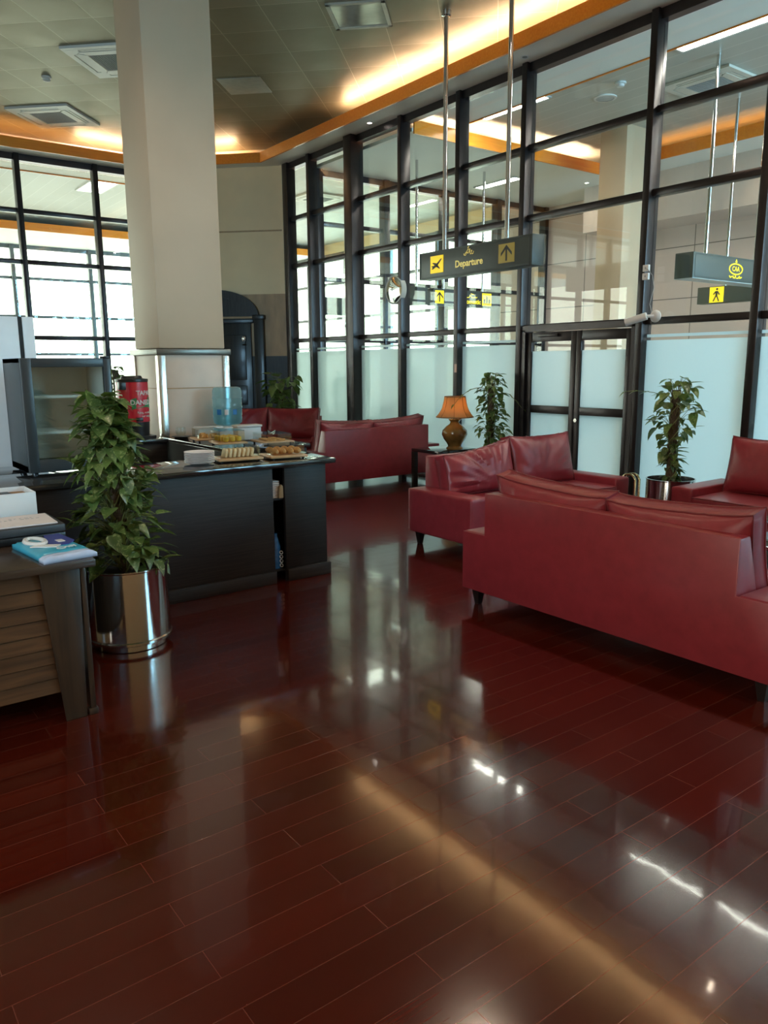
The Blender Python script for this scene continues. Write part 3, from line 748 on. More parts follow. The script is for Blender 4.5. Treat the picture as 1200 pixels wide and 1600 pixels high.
# ---------------------------------------------------------------- bar counter
ZB = .88
t = thing('bar_cabinet', 'long dark wood bar front below the plates and sandwich trays', 'cabinet', (1.4, 4.8, 0))
MB().box(-1.2, 1.225, .0, .03, .09, .845, .003).build('front_panel', M_darkh, t)
MB().box(-1.2, 1.225, -.022, .03, .0, .092, .004).build('plinth', M_darkh, t)
MB().box(-1.2, 1.225, .03, .50, .09, .11).box(-1.2, -1.17, .03, .5, .11, .845).box(1.205, 1.225, .03, .5, .11, .845).build('carcass', M_dark, t, smooth=False)
t = thing('shelf_cabinet', 'narrow dark wood end cabinet with an open slot of shelves', 'cabinet', (2.72, 4.8, 0))
MB().box(0, .35, 0, .03, .09, .845, .003).build('front_panel', M_dark, t)
MB().box(0, .37, -.022, .03, .0, .092, .004).build('plinth', M_darkh, t)
MB().box(.325, .35, .03, .46, .0, .845).build('side_panel', M_dark, t, smooth=False)
MB().box(-.085, .325, .03, .46, .075, .09).build('bottom_board', M_dark, t, smooth=False)
MB().box(-.085, .325, .03, .46, .60, .615).build('shelf', M_dark, t, smooth=False)
MB().box(-.085, .325, .44, .46, .09, .845).build('back_panel', M_dark, t, smooth=False)
t = thing('return_cabinet', 'dark bar return running back to the column under the food trays', 'cabinet', (2.80, 5.30, 0))
MB().box(0, .025, 0, 1.95, .0, .845, .002).build('inner_panel', M_dark, t)
MB().box(.29, .315, 0, .52, .0, .845, .002).box(.315, .73, .52, .545, 0, .845, .002).box(.705, .73, .545, 1.95, 0, .845, .002).build('outer_panel', M_dark, t)
MB().box(.025, .29, 0, 1.95, .06, .08).box(.29, .70, .55, 1.95, .06, .08).build('bottom_board', M_dark, t, smooth=False)
wt = MB().prism([(.15, 4.74), (3.125, 4.74), (3.17, 5.26), (3.17, 5.80), (3.56, 5.80), (3.56, 7.26), (2.775, 7.26), (2.775, 5.34), (.15, 5.34)], .845, ZB, 'z', .006, 2)
tag(wt.build('bar_worktop', M_top), 'black polished L shaped bar worktop with trays and plates on it', 'worktop')
t = thing('back_cabinet', 'dark back bar cabinet under the red drink dispenser', 'cabinet', (1.5, 7.05, 0))
MB().box(0, 1.25, .02, .60, 0, .845, .004).build('carcass', M_dark, t)
MB().box(-.01, 1.265, 0, .60, .845, ZB, .005).build('top', M_top, t)
t = thing('fridge_cabinet', 'dark cabinet carrying the small glass door fridge', 'cabinet', (.15, 5.36, 0))
MB().box(0, 1.62, .0, .42, 0, .845, .004).build('carcass', M_dark, t); MB().box(0, 1.62, -.0, .42, .846, ZB, .003).build('top', M_top, t)
# stuff in the open slot
t = tag(MB().lathe([(0, .0915), (.033, .0915), (.036, .12), (.036, .25), (.02, .31), (.014, .33), (.016, .35), (0, .35)], 18, 2.672, 4.875).build('water_bottle', simple('blue_bottle', (.03, .13, .30), .15, var=.3, scale=20)), 'blue plastic wrapped bottle at the bottom of the bar slot', 'bottle')
m = MB()
for i in range(4): m.tube([(2.695+.012*math.cos(a*PI/6), 4.835+.006*math.sin(a*PI/6), .115+.032*i+.010*math.sin(a*PI/6)) for a in range(12)], .003, 5, closed=True)
tag(m.build('wire_coil', M_white), 'white looped wire beside the blue bottle in the bar slot', 'wire')
m = MB()
for i in range(9): m.box(2.645, 2.70, 4.84, 4.98, .6155+.014*i, .6155+.014*i+.011, .002)
tag(m.build('napkin_stack', M_paper), 'stack of white napkins on the upper shelf of the bar slot', 'napkins')
tag(MB().prism([(2.68, .616), (2.716, .616), (2.714, .70), (2.700, .715), (2.684, .695)], 4.81, 4.835, 'y', .004).build('paper_bag', M_card), 'small brown paper packet in front of the napkins in the bar slot', 'packet')

# ---- things on the worktop
t0 = None
for k in range(7):
    lab = ['bottom white plate of the stack on the bar', 'second white plate from the bottom of the bar stack', 'third white plate from the bottom of the bar stack', 'middle white plate of the seven stacked on the bar',
           'third white plate from the top of the bar stack', 'second white plate from the top of the bar stack', 'topmost white plate of the stack on the bar'][k]
    z = ZB+.002+k*.0115
    o = MB().lathe([(.0, .0), (.055, .0), (.06, .003), (.098, .014), (.104, .017), (.104, .020), (.096, .018), (.06, .008), (0, .006)], 36, 2.185, 5.03).build('plate', M_plate)
    o.location.z = z
    tag(o, lab, 'plate', 'white plates stacked on the bar')
def tray(label, loc, rotz, w, d, hh, cover_label=None):
    t = thing('covered_tray', label, 'tray', loc, rotz)
    MB().box(-w/2, w/2, -d/2, d/2, .012, .03, .006).build('board', M_wooden, t)
    for sx in (-1, 1):
        for sy in (-1, 1): MB().lathe([(0, 0), (.009, 0), (.011, .013), (0, .013)], 10, sx*(w/2-.03), sy*(d/2-.03)).build('foot', M_black, t)
    m = MB(); a, b = w/2-.02, d/2-.02; th = .004
    m.box(-a, a, -b, -b+th, .031, hh); m.box(-a, a, b-th, b, .031, hh); m.box(-a, -a+th, -b+th, b-th, .031, hh); m.box(a-th, a, -b+th, b-th, .031, hh); m.box(-a, a, -b, b, hh, hh+th)
    m.build('clear_cover', M_acrylic, t, smooth=False)
    return t
def food(name, label, cat, shape, loc, rotz, mat, group):
    o = shape.build(name, mat); o.location = loc; o.rotation_euler = (0, 0, rotz)
    return tag(o, label, cat, group)
ra = rad(-8)
tray('wooden tray of white bread slices under a clear cover on the bar front', (2.48, 5.06, ZB), ra, .33, .24, .105)
ords = ['first', 'second', 'third', 'fourth', 'fifth', 'sixth', 'seventh', 'eighth']
Mr = Matrix.Translation((2.48, 5.06, ZB)) @ Matrix.Rotation(ra, 4, 'Z')
for k in range(7):
    sl = MB().prism([(-.045, 0), (.045, 0), (.045, .05), (.03, .062), (-.03, .062), (-.045, .05)], -.009, .009, 'x', .003)
    sl.bm.transform(Matrix.Rotation(rad(14), 4, 'Y'))
    p = Mr @ Vector((-.095+k*.032, -.01, .0325))
    food('bread_slice', '%s leaning white bread slice from the left in the covered tray nearest the plates' % ords[k], 'bread', sl, p, ra, M_bread, 'bread slices in the front tray')
tray('wooden tray of golden pastries under a clear cover at the bar corner', (2.83, 5.0, ZB), ra, .29, .26, .10)
Mr = Matrix.Translation((2.83, 5.0, ZB)) @ Matrix.Rotation(ra, 4, 'Z')
for k in range(8):
    sl = MB().lathe([(0, -.045), (.014, -.04), (.024, -.015), (.026, .0), (.024, .015), (.014, .04), (0, .045)], 12, M=Matrix.Rotation(PI/2, 4, 'X'))
    sl.bm.transform(Matrix.Translation((0, 0, .026)))
    p = Mr @ Vector((-.088+(k % 4)*.058, -.05+(k//4)*.095, .0315))
    food('pastry', '%s golden pastry from the left in the %s row of the bar corner tray' % (ords[k % 4], 'front' if k < 4 else 'back'), 'pastry', sl, p, ra+.2, M_pastry, 'pastries in the bar corner tray')
tray('small wooden tray of croissants under a clear cover near the column', (2.95, 6.62, ZB), rad(80), .28, .24, .11)
for k, (dx, dy) in enumerate(((-.05, -.06), (.05, -.05), (0, .06))):
    sl = MB().tube([(.04*math.cos(a), .04*math.sin(a), .024) for a in [PI*.15+j*PI*.7/8 for j in range(9)]], .012, 10)
    bmesh.ops.scale(sl.bm, vec=(1, 1, 1.6), verts=sl.bm.verts[:])
    sl.bm.transform(Matrix.Translation((0, 0, -min(v.co.z for v in sl.bm.verts))))
    food('croissant', 'croissant lying %s in the tray nearest the column' % ('at the near left', 'at the right', 'at the back')[k], 'croissant', sl, (2.95+dx, 6.62+dy-.03, ZB+.0315), k*.25, M_pastry, 'croissants in the tray near the column')
tray('wooden tray of yellow sweets under a clear cover with a white lid behind the bread', (2.95, 6.17, ZB), rad(82), .30, .26, .125)
rnd = random.Random(3)
for k in range(12):
    a, b = k % 4, k//4
    sl = MB().lathe([(0, 0), (.02, .004), (.026, .02), (.022, .042), (0, .05)], 12)
    food('sweet', 'round yellow sweet, %s in the %s row of the covered tray by the white boxes' % (ords[a], ['near', 'middle', 'far'][b]), 'sweet', sl, (2.95+(b-1)*.06, 6.17+(a-1.5)*.057, ZB+.0315), 0, M_fruit, 'yellow sweets in a covered tray')
tray('dark edged tray of biscuits under a clear cover behind the pastries', (3.30, 6.02, ZB), rad(84), .34, .28, .09)
for k in range(6):
    sl = MB().lathe([(0, 0), (.034, 0), (.036, .006), (.034, .012), (0, .014)], 16)
    food('biscuit', '%s brown biscuit in the %s row of the tray behind the pastries' % (ords[k % 3], 'near' if k < 3 else 'far'), 'biscuit', sl, (3.30+(k//3-.5)*.09, 6.02+(k % 3-1)*.085, ZB+.0315), 0, M_pastry, 'biscuits in the tray behind the pastries')
t = thing('serving_box', 'left white box behind the sweets on the bar', 'box', (3.10, 6.90, ZB), rad(-4))
MB().box(-.11, .12, -.06, .06, 0, .085, .005).build('body', M_white, t); MB().box(-.12, .13, -.07, .07, .086, .106, .005).build('lid', M_white, t)
t = thing('serving_box', 'right white box behind the sweets below the water jug', 'box', (3.30, 6.50, ZB), rad(-4))
MB().box(-.11, .12, -.06, .06, 0, .115, .005).build('body', M_white, t); MB().box(-.12, .13, -.07, .07, .116, .136, .005).build('lid', M_white, t)
t = thing('sachet_dish', 'dark flat dish of blue and white sachets between the trays', 'dish', (3.00, 5.66, ZB), rad(10)); MB().lathe([(0, 0), (.09, 0), (.12, .016), (.115, .018), (.085, .006), (0, .006)], 24).build('dish', M_black, t)
rnd = random.Random(9)
for k in range(6):
    o = MB().box(-.03, .03, -.02, .02, 0, .006, .002).build('sachet', M_paper if k % 2 else M_film); o.location = (3.00+.035*math.cos(k*1.05), 5.66+.035*math.sin(k*1.05), ZB+.0075+.0065*k); o.rotation_euler = (0, 0, k*1.1)
    tag(o, '%s sachet, %s from the bottom of the heap in the dark dish' % ('white' if k % 2 else 'pale blue', ['first', 'second', 'third', 'fourth', 'fifth', 'topmost'][k]), 'sachet', 'sachets in the dark dish')
t = thing('saucer', 'dark saucer under the drinking glass on the bar', 'saucer', (2.90, 7.08, ZB)); MB().lathe([(0, 0), (.06, 0), (.095, .012), (.09, .014), (0, .006)], 28).build('dish', M_black, t)
t = thing('drinking_glass', 'empty round drinking glass on the dark saucer beside the column', 'glass', (2.90, 7.08, ZB+.0145)); MB().lathe([(0, 0), (.035, .001), (.048, .03), (.05, .06), (.044, .085), (.042, .085), (.047, .06), (.045, .03), (.033, .006), (0, .005)], 28).build('bowl', M_acrylic, t)
t = thing('tongs', 'steel serving tongs on the covered tray behind the pastries', 'tongs', (3.30, 6.03, ZB+.0945), rad(60))
for s in (-1, 1): MB().tube([(-.12, 0, .006), (0, s*.018, .006), (.12, s*.03, .006)], .005, 6).build('arm', M_brush, t)
# ---- red urn
t = thing('drink_dispenser', 'red and black drink dispenser printed with a tea name beside the column', 'dispenser', (2.55, 7.35, ZB))
def rr(w, d, r, n=6):
    P = []
    for cxx, cyy, a0 in ((w-r, d-r, 0), (-w+r, d-r, PI/2), (-w+r, -d+r, PI), (w-r, -d+r, 1.5*PI)):
        for i in range(n+1): P.append((cxx+r*math.cos(a0+i*PI/2/n), cyy+r*math.sin(a0+i*PI/2/n)))
    return P
RU = .148
MB().lathe([(0, .155), (RU-.003, .155), (RU, .158), (RU, .527), (RU-.003, .53), (0, .53)], 56).build('body', M_redu, t)
MB().lathe([(0, .02), (RU-.012, .02), (RU-.004, .154), (0, .154)], 40).prism(rr(.17, .16, .06), 0, .025, 'z', .004, 1).build('base', M_black, t)
MB().lathe([(0, .531), (RU+.003, .531), (RU+.003, .555), (.10, .562), (.09, .585), (0, .588)], 48).box(-.155, -.09, -.115, -.06, .46, .53, .006).build('lid', M_black, t)
MB().box(-.03, .03, -.175, -.135, .165, .20, .005).build('tap', M_black, t)
def wrap(m, a0, dr=0.):
    bmesh.ops.subdivide_edges(m.bm, edges=[e for e in m.bm.edges if e.calc_length() > .02], cuts=5)
    for v in m.bm.verts:
        r = RU+dr-v.co.y; a = a0+v.co.x/RU
        v.co = Vector((r*math.cos(a), r*math.sin(a), v.co.z))
    return m
UA = rad(-62)
wrap(MB().text('TAPAL', .060, FR(0, .425, -.0012), off=.001), UA).build('lettering', M_paper, t, smooth=False)
gb = MB()
gb.prism([(-.135+.27*i/10, .275+.02*math.sin(i*PI/10)) for i in range(11)]+[(.135-.27*i/10, .372+.02*math.sin(i*PI/10)) for i in range(11)], -.0022, -.0006, 'y')
wrap(gb, UA).build('green_band', M_green, t, smooth=False)
wrap(MB().text('DANEDAR', .062, FR(0, .338, -.0036), off=.0015), UA).build('band_lettering', M_paper, t, smooth=False)
wrap(MB().text('Rang, mehak', .030, FR(-.01, .245, -.0012)).text('aur zaiqa', .030, FR(.01, .212, -.0012)), UA).build('small_lettering', M_paper, t, smooth=False)
# ---- water jug on its stand
t = thing('jug_stand', 'low white stand under the water jug on the bar end', 'stand', (3.385, 7.06, ZB)); MB().box(-.13, .13, -.13, .13, 0, .085, .01).build('body', M_white, t); MB().lathe([(0, .0855), (.11, .0855), (.12, .095), (0, .095)], 24).build('collar', M_white, t)
t = thing('water_jug', 'large blue water jug standing behind the bar food trays', 'water jug', (3.385, 7.06, ZB+.0965))
t.scale = (.86, .86, .86)
MB().lathe([(0, .004), (.05, 0), (.135, .01), (.16, .035), (.165, .09), (.160, .105), (.165, .12), (.165, .19), (.172, .205), (.165, .22), (.165, .30), (.170, .31), (.165, .32), (.165, .385), (.150, .425), (.12, .435), (0, .436)], 40).build('bottle', M_jug, t)
MB().lathe([(0, .012), (.13, .018), (.152, .04), (.157, .12), (.157, .19), (0, .19)], 32).build('water', M_water, t)
for k, (a, mm, nm) in enumerate(((-2.62, M_blue, 'left_label'), (-2.08, M_paper, 'middle_label'), (-1.5, M_blue, 'round_label'))):
    mb = MB(); N = 8
    vs = []
    for i in range(N+1):
        aa = a+(.17 if k == 0 else .13 if k == 1 else .15)*(-1+2*i/N)
        vs += [(.1665*math.cos(aa), .1665*math.sin(aa), .125), (.1665*math.cos(aa), .1665*math.sin(aa), .185)]
    mb.poly(vs, [(2*i, 2*i+2, 2*i+3, 2*i+1) for i in range(N)])
    mb.build(nm, mm, t)
# ---- fridge
t = thing('small_fridge', 'small black glass door fridge on the counter behind the pothos', 'fridge', (1.11, 5.13, ZB))
w, hh, dp = .54, .725, .50
MB().box(0, .02, .045, dp, .015, hh, .003).box(w-.02, w, .045, dp, .015, hh, .003).box(0, w, .045, dp, hh-.03, hh, .003).box(0, w, .045, dp, .015, .06, .003).box(0, w, dp-.02, dp, .015, hh).build('cabinet', simple('fridge_shell', (.045, .05, .048), .4), t)
fr = MB().box(0, .06, 0, .04, .02, hh, .004).box(w-.045, w, 0, .04, .02, hh, .004).box(.06, w-.045, 0, .04, .02, .10, .004).box(.06, w-.045, 0, .04, hh-.055, hh, .004)
do = fr.build('door', simple('fridge_door', (.030, .033, .033), .35), t)
MB().box(.06, w-.045, .015, .022, .10, hh-.055).build('glass', thin_glass('fridge_glass', (.86, .89, .86), 1.6), do, smooth=False)
MB().box(w-.06, w-.01, -.01, .02, hh, hh+.012, .003).build('hinge', M_black, do)
MB().box(.021, w-.021, .44, .478, .062, hh-.032).box(.021, .028, .05, .44, .062, hh-.032).box(w-.028, w-.021, .05, .44, .062, hh-.032).build('inner_liner', M_white, t, smooth=False)
for z in (.265, .49):
    mb = MB()
    for i in range(9): mb.tube([(.025, .08+i*.043, z), (w-.025, .08+i*.043, z)], .0025, 5)
    mb.box(.022, w-.022, .065, .075, z-.012, z+.004)
    mb.build('wire_shelf', M_white, t)
MB().lathe([(0, 0), (.02, 0), (.02, .016), (0, .016)], 12, .05, .1).lathe([(0, 0), (.02, 0), (.02, .016), (0, .016)], 12, w-.05, .1).lathe([(0, 0), (.02, 0), (.02, .016), (0, .016)], 12, .05, .45).lathe([(0, 0), (.02, 0), (.02, .016), (0, .016)], 12, w-.05, .45).build('feet', M_black, t)
t = thing('upright_cabinet', 'tall pale grey cabinet behind the small fridge at the left edge', 'cabinet', (.35, 6.0, 0))
MB().box(0, 1.06, .02, .55, 0, 1.9, .006).build('carcass', M_white, t); MB().box(0, .955, 0, .02, .02, 1.9, .003).build('door', M_white, t); MB().box(.985, 1.06, 0, .02, .02, 1.9, .003).build('stile', M_white, t); MB().box(.957, .983, .012, .02, .02, 1.9).build('seal', M_black, t, smooth=False)
# ---------------------------------------------------------------- desk
DX, DYF = .96, 3.37
t = thing('reception_desk', 'walnut desk with slatted front at the left edge', 'desk', (DX, DYF, 0))
MB().box(-1.9, 0, 0, 1.12, .695, .73, .005).build('desk_top', M_walnuttop, t)
sl = MB(); z = .135
for k in range(8):
    hgt = .067
    sl.prism([(.075, z), (.062, z+.002), (.076, z+hgt-.003), (.09, z+hgt-.003), (.09, z)], -1.8, -.10, 'x', .0)
    z += hgt+.0015
sl.build('slatted_front', M_walnut, t, smooth=False)
MB().prism([(-.225, .69), (-.058, .69), (-.075, .0), (-.165, .0)], .045, .06, 'y', .003).build('tapered_leg', M_walnutv, t)
MB().box(-.056, -.032, .05, .95, .03, .694, .003).build('side_panel', M_walnutv, t)
MB().box(-.065, -.025, .045, .08, 0, .03, .003).build('foot', M_walnutv, t)
MB().box(-1.8, -.056, .90, .92, .15, .694).build('rear_panel', M_walnutv, t, smooth=False)
t = thing('box_file', 'black flat case on the desk under loose papers', 'case', (.97, 3.86, .7305)); MB().box(-1.0, 0, 0, .34, 0, .036, .006).build('lower_case', M_black, t); MB().box(-1.0, .0, -.005, .34, .038, .078, .008).build('upper_case', simple('charcoal_case', (.035, .036, .04), .45), t)
t = tag(MB().box(-.8, -.03, .02, .30, 0, .006).build('paper_sheets', M_paper), 'loose printed papers on top of the black case', 'papers'); t.location = (.97, 3.86, .809); t.rotation_euler = (0, 0, rad(-2))
pr_ = MB(); rnd = random.Random(2)
for r_ in range(2):
    for k in range(22): 
        if rnd.random() < .8: pr_.box(-.6+k*.024, -.6+k*.024+rnd.uniform(.008, .018), .21-.03*r_, .218-.03*r_, .0062, .0068)
pr_.build('printed_lines', M_grey, t, smooth=False)
t = thing('tissue_box', 'white open plastic box at the left end behind the black case', 'box', (.93, 4.225, .7305))
mb = MB().box(-.55, 0, 0, .006, 0, .19, .002).box(-.55, 0, .244, .25, 0, .19, .002).box(-.55, -.544, .006, .244, 0, .19, .002).box(-.006, 0, .006, .244, 0, .19, .002).box(-.55, 0, 0, .25, 0, .006, .001)
mb.build('shell', M_white, t); MB().box(-.54, -.01, .01, .24, .01, .165, .004).build('cardboard_filling', M_card, t)
MB().box(-.20, -.10, .06, .16, .166, .18, .004).build('black_scrap', M_black, t)
t = thing('wipes_packet', 'blue and white torn tissue packet on the desk corner', 'packet', (.845, 3.615, .7305), rad(6))
def slab(x0, x1, y0, y1, h, seed):
    b = bmesh.new(); n = 14; V = {}
    for i in range(n+1):
        for j in range(n+1):
            u, v = i/n, j/n
            e = min(1, min(u, 1-u, v, 1-v)*7)
            z = h*(.55+.45*e**.5)+.006*noise.noise(Vector((u*4+seed, v*4, 0)))*e
            V[i, j, 1] = b.verts.new((x0+(x1-x0)*u, y0+(y1-y0)*v, z)); V[i, j, 0] = b.verts.new((x0+(x1-x0)*u, y0+(y1-y0)*v, 0))
    for i in range(n):
        for j in range(n):
            b.faces.new((V[i, j, 1], V[i+1, j, 1], V[i+1, j+1, 1], V[i, j+1, 1])); b.faces.new((V[i, j, 0], V[i, j+1, 0], V[i+1, j+1, 0], V[i+1, j, 0]))
        b.faces.new((V[i, 0, 0], V[i+1, 0, 0], V[i+1, 0, 1], V[i, 0, 1])); b.faces.new((V[i, n, 1], V[i+1, n, 1], V[i+1, n, 0], V[i, n, 0]))
        b.faces.new((V[0, i, 1], V[0, i+1, 1], V[0, i+1, 0], V[0, i, 0])); b.faces.new((V[n, i, 0], V[n, i+1, 0], V[n, i+1, 1], V[n, i, 1]))
    m = MB(); m.bm.free(); m.bm = b; return m
slab(-.11, .11, -.16, .20, .036, 1).build('body', M_packet, t)
slab(-.115, .115, -.215, -.155, .030, 2).build('torn_end', M_film, t)
MB().prism([(-.02, -.02), (.03, .19), (.10, .19), (.10, .0), (.05, -.06)], .036, .0405, 'z').build('navy_patch', M_packet2, t, smooth=False)
lp = MB().tube([(-.045+.038*math.cos(a*PI/8), .085+.075*math.sin(a*PI/8), .039) for a in range(16)], .012, 6, closed=True)
lp.prism([(-.10, -.01), (-.06, .01), (.02, -.05), (-.01, -.085)], .036, .0415, 'z'); lp.box(.03, .06, .0, .05, .036, .0425)
lp.text('Oxy', .055, Matrix.Translation((.02, -.115, .0405)) @ Matrix.Rotation(rad(20), 4, 'Z'), .001)
lp.build('white_print', M_white, t)
# ---------------------------------------------------------------- lamp table, lamp, coffee table
t = thing('side_table', 'low black side table carrying the lit lamp', 'table', (6.54, 7.41, 0))
MB().box(-.32, .30, -.27, .27, .46, .50, .005).build('table_top', M_top, t)
for sx in (-.29, .27):
    for sy in (-1, 1): MB().box(sx-.03, sx+.03, sy*.24-.03, sy*.24+.03, 0, .46, .003).build('leg', M_dark, t)
MB().box(-.26, .24, -.21, .21, .14, .16, .003).build('lower_shelf', M_dark, t)
t = thing('table_lamp', 'lit table lamp with bell shade and brown glazed vase base', 'lamp', (6.60, 7.28, .50))
prof = [(0, 0), (.105, 0), (.105, .02), (.085, .035), (.088, .05), (.10, .075), (.14, .13), (.163, .185), (.155, .235), (.11, .285), (.065, .315), (.055, .34), (.075, .365), (.085, .375), (.05, .378), (0, .378)]
MB().lathe(prof, 40).build('vase_base', M_ceramic, t)
MB().lathe([(.0, .378), (.045, .378), (.045, .40), (.02, .41), (.02, .46), (0, .46)], 16).build('socket', M_gold, t)
shp = [(.235, .40), (.205, .435), (.175, .48), (.155, .53), (.14, .59), (.130, .655)]
so = MB().lathe(shp+[(r-.004, z) for r, z in shp[::-1]]+[shp[0]], 40, cap=False).build('lamp_shade', M_shade, t)
rb = MB()
for k in range(8): rb.tube([((r+.001)*math.cos(k*PI/4), (r+.001)*math.sin(k*PI/4), z) for r, z in shp], .0025, 5)
rb.lathe([(.234, .395), (.239, .398), (.239, .405), (.232, .407)], 40, cap=False).lathe([(.129, .65), (.134, .652), (.134, .66), (.128, .66)], 40, cap=False)
rb.build('shade_ribs', simple('shade_trim', (.22, .09, .025), .7), so)
MB().lathe([(0, .46), (.02, .47), (.033, .505), (.025, .535), (0, .545)], 16).build('bulb', M_bulb, t)
t = thing('coffee_table', 'glass topped coffee table with steel frame between the right sofas', 'table', (5.20, 2.65, 0))
MB().box(-.48, .48, -.45, .45, .415, .425, .003).build('glass_top', thin_glass('table_glass', (.75, .85, .82), 1.6), t)
fr = MB()
for s in (-1, 1):
    fr.box(-.50, .50, s*.465-.018, s*.465+.018, .40, .428, .004); fr.box(s*.49-.018, s*.49+.018, -.45, .45, .40, .428, .004)
fr.build('frame', M_steel, t)
for sx in (-1, 1):
    for sy in (-1, 1): MB().cyl((sx*.46, sy*.43, 0), (sx*.46, sy*.43, .40), .02, 14).build('leg', M_steel, t)
MB().box(-.42, .42, -.4, .4, .15, .165, .003).build('lower_shelf', M_dark, t)
t = thing('ashtray', 'square crystal ashtray on the glass coffee table', 'ashtray', (5.50, 2.90, .4285), rad(8))
MB().box(-.06, .06, -.06, .06, 0, .01, .003).build('base', M_mirror, t)
fr = MB()
for a in range(4): fr.prism([(-.062, -.062), (.062, -.062), (.045, -.045), (-.045, -.045)], .0101, .035, 'z', M=Matrix.Rotation(a*PI/2, 4, 'Z'))
fr.build('rim', M_mirror, t, smooth=False)
t = thing('rail_stand', 'small bent chrome rail standing beside the steel pot near the door', 'rail', (6.50, 4.62, 0), -PI/2)
for dy in (0, .07):
    MB().tube([(-.06, dy, 0), (-.06, dy, .40), (-.05, dy, .44), (-.02, dy, .465), (.03, dy, .47), (.07, dy, .455), (.09, dy, .42), (.09, dy, 0)], .014, 10).build('rail', M_gold, t)
# ---------------------------------------------------------------- signs, clock, camera
def ghost(): pass
SGN = thing('hanging_sign', 'grey hanging sign with an aeroplane, an up arrow and the word Departure', 'sign', (5.85, 6.225, 2.6425), -PI/2)
hw, hz, th = .855, .145, .17
MB().box(-hw, hw, 0, th, -hz, hz, .004).build('box', M_signgrey, SGN)
m = MB()
for z in (-hz+.012, hz-.012): m.box(-hw+.01, hw-.03, -.004, 0, z-.006, z+.006)
for x in (-hw+.016, hw-.036): m.box(x-.006, x+.006, -.004, 0, -hz+.018, hz-.018)
m.build('face_rim', simple('sign_rim', (.035, .042, .04), .4), SGN, smooth=False)
for dy in (-.52, .43):
    ro = MB().cyl((dy, th/2, hz), (dy, th/2, ZC-2.6425), .024, 16).build('hanging_rod', M_steel, SGN)
    MB().lathe([(.024, ZC-2.6425-.05), (.05, ZC-2.6425-.045), (.055, ZC-2.6425)], 16, dy, th/2, cap=False).build('ceiling_cap', M_steel, ro)
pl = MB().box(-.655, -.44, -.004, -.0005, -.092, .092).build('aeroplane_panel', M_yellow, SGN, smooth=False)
Mp = Matrix.Translation((-.547, 0, 0))
MB().prism([(-.085, -.045), (-.07, -.052), (.0, -.025), (.075, .040), (.085, .052), (.07, .055), (.01, .015), (-.055, -.015), (-.078, -.012), (-.088, -.018), (-.066, -.032)], -.006, -.0041, 'y', M=Mp).prism([(-.005, .012), (-.06, .022), (-.075, .015), (-.03, -.008)], -.006, -.0041, 'y', M=Mp).prism([(.01, -.005), (.055, -.045), (.045, -.052), (-.02, -.022)], -.006, -.0041, 'y', M=Mp).build('aeroplane', M_signdark, pl, smooth=False)
ar = MB().box(.405, .625, -.004, -.0005, -.092, .092).build('arrow_panel', M_ochre, SGN, smooth=False)
def arrow(u, v, s, y0=-.006, y1=-.0041):
    m = MB(); m.prism([(u-.011*s, v-.075*s), (u+.011*s, v-.075*s), (u+.011*s, v+.05*s), (u-.011*s, v+.05*s)], y0, y1, 'y')
    m.prism([(u, v+.080*s), (u+.075*s, v+.005*s), (u+.075*s, v-.025*s), (u, v+.048*s)], y0, y1, 'y'); m.prism([(u, v+.080*s), (u, v+.048*s), (u-.075*s, v-.025*s), (u-.075*s, v+.005*s)], y0, y1, 'y')
    return m
arrow(.515, 0, 1.).build('arrow', M_signdark, ar, smooth=False)
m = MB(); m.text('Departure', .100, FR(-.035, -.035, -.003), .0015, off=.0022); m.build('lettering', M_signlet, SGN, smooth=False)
m = MB()
def stroke(m, pts, r=.005): m.tube([(a, -.004, b) for a, b in pts], r, 5)
ux, uz = -.045, .07
# Urdu word, right to left: re, waw, alef, noon, gaf, ye
stroke(m, [(ux+.085, uz+.005), (ux+.080, uz-.015), (ux+.062, uz-.022)]); stroke(m, [(ux+.062, uz+.010), (ux+.052, uz+.016), (ux+.047, uz+.008), (ux+.056, uz+.004), (ux+.050, uz-.014), (ux+.034, uz-.020)])
stroke(m, [(ux+.026, uz+.035), (ux+.026, uz-.008)]); stroke(m, [(ux+.012, uz+.012), (ux+.008, uz-.005), (ux-.010, uz-.006), (ux-.018, uz+.012), (ux+.004, uz+.038)]); stroke(m, [(ux-.004, uz+.046), (ux+.012, uz+.058)])
stroke(m, [(ux-.018, uz-.004), (ux-.034, uz+.004), (ux-.042, uz-.006), (ux-.028, uz-.014), (ux-.036, uz-.026), (ux-.058, uz-.022), (ux-.060, uz-.006)]); m.box(ux+.006, ux+.012, -.006, -.001, uz+.022, uz+.028)
m.build('urdu_lettering', M_signlet, SGN)
# arrow / domestic sign beyond the glass (faces -Y)
t = thing('hanging_sign', 'dark sign beyond the glass with a yellow arrow and luggage symbol reading Domestic', 'sign', (9.3, 10., 2.65))
MB().box(-.74, .76, 0, .16, -.135, .135, .004).build('box', M_signgrey, t)
for dx in (-.45, .45): MB().cyl((dx, .08, .135), (dx, .08, 4.75-2.65), .022, 14).build('hanging_rod', M_steel, t)
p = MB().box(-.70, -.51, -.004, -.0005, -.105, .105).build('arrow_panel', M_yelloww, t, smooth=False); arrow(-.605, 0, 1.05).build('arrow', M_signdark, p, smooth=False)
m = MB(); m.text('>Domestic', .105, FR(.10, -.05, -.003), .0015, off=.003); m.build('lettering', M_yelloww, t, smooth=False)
m = MB(); stroke(m, [(.25, .03), (.22, .02), (.20, .035), (.18, .02), (.12, .02), (.11, .045)], .007); stroke(m, [(.09, .06), (.06, .02), (.0, .02), (-.02, .035)], .007); stroke(m, [(-.04, .05), (-.06, .02), (-.10, .018), (-.12, .04)], .007); stroke(m, [(.1, .085), (.18, .07)], .006); m.build('urdu_lettering', M_yelloww, t)
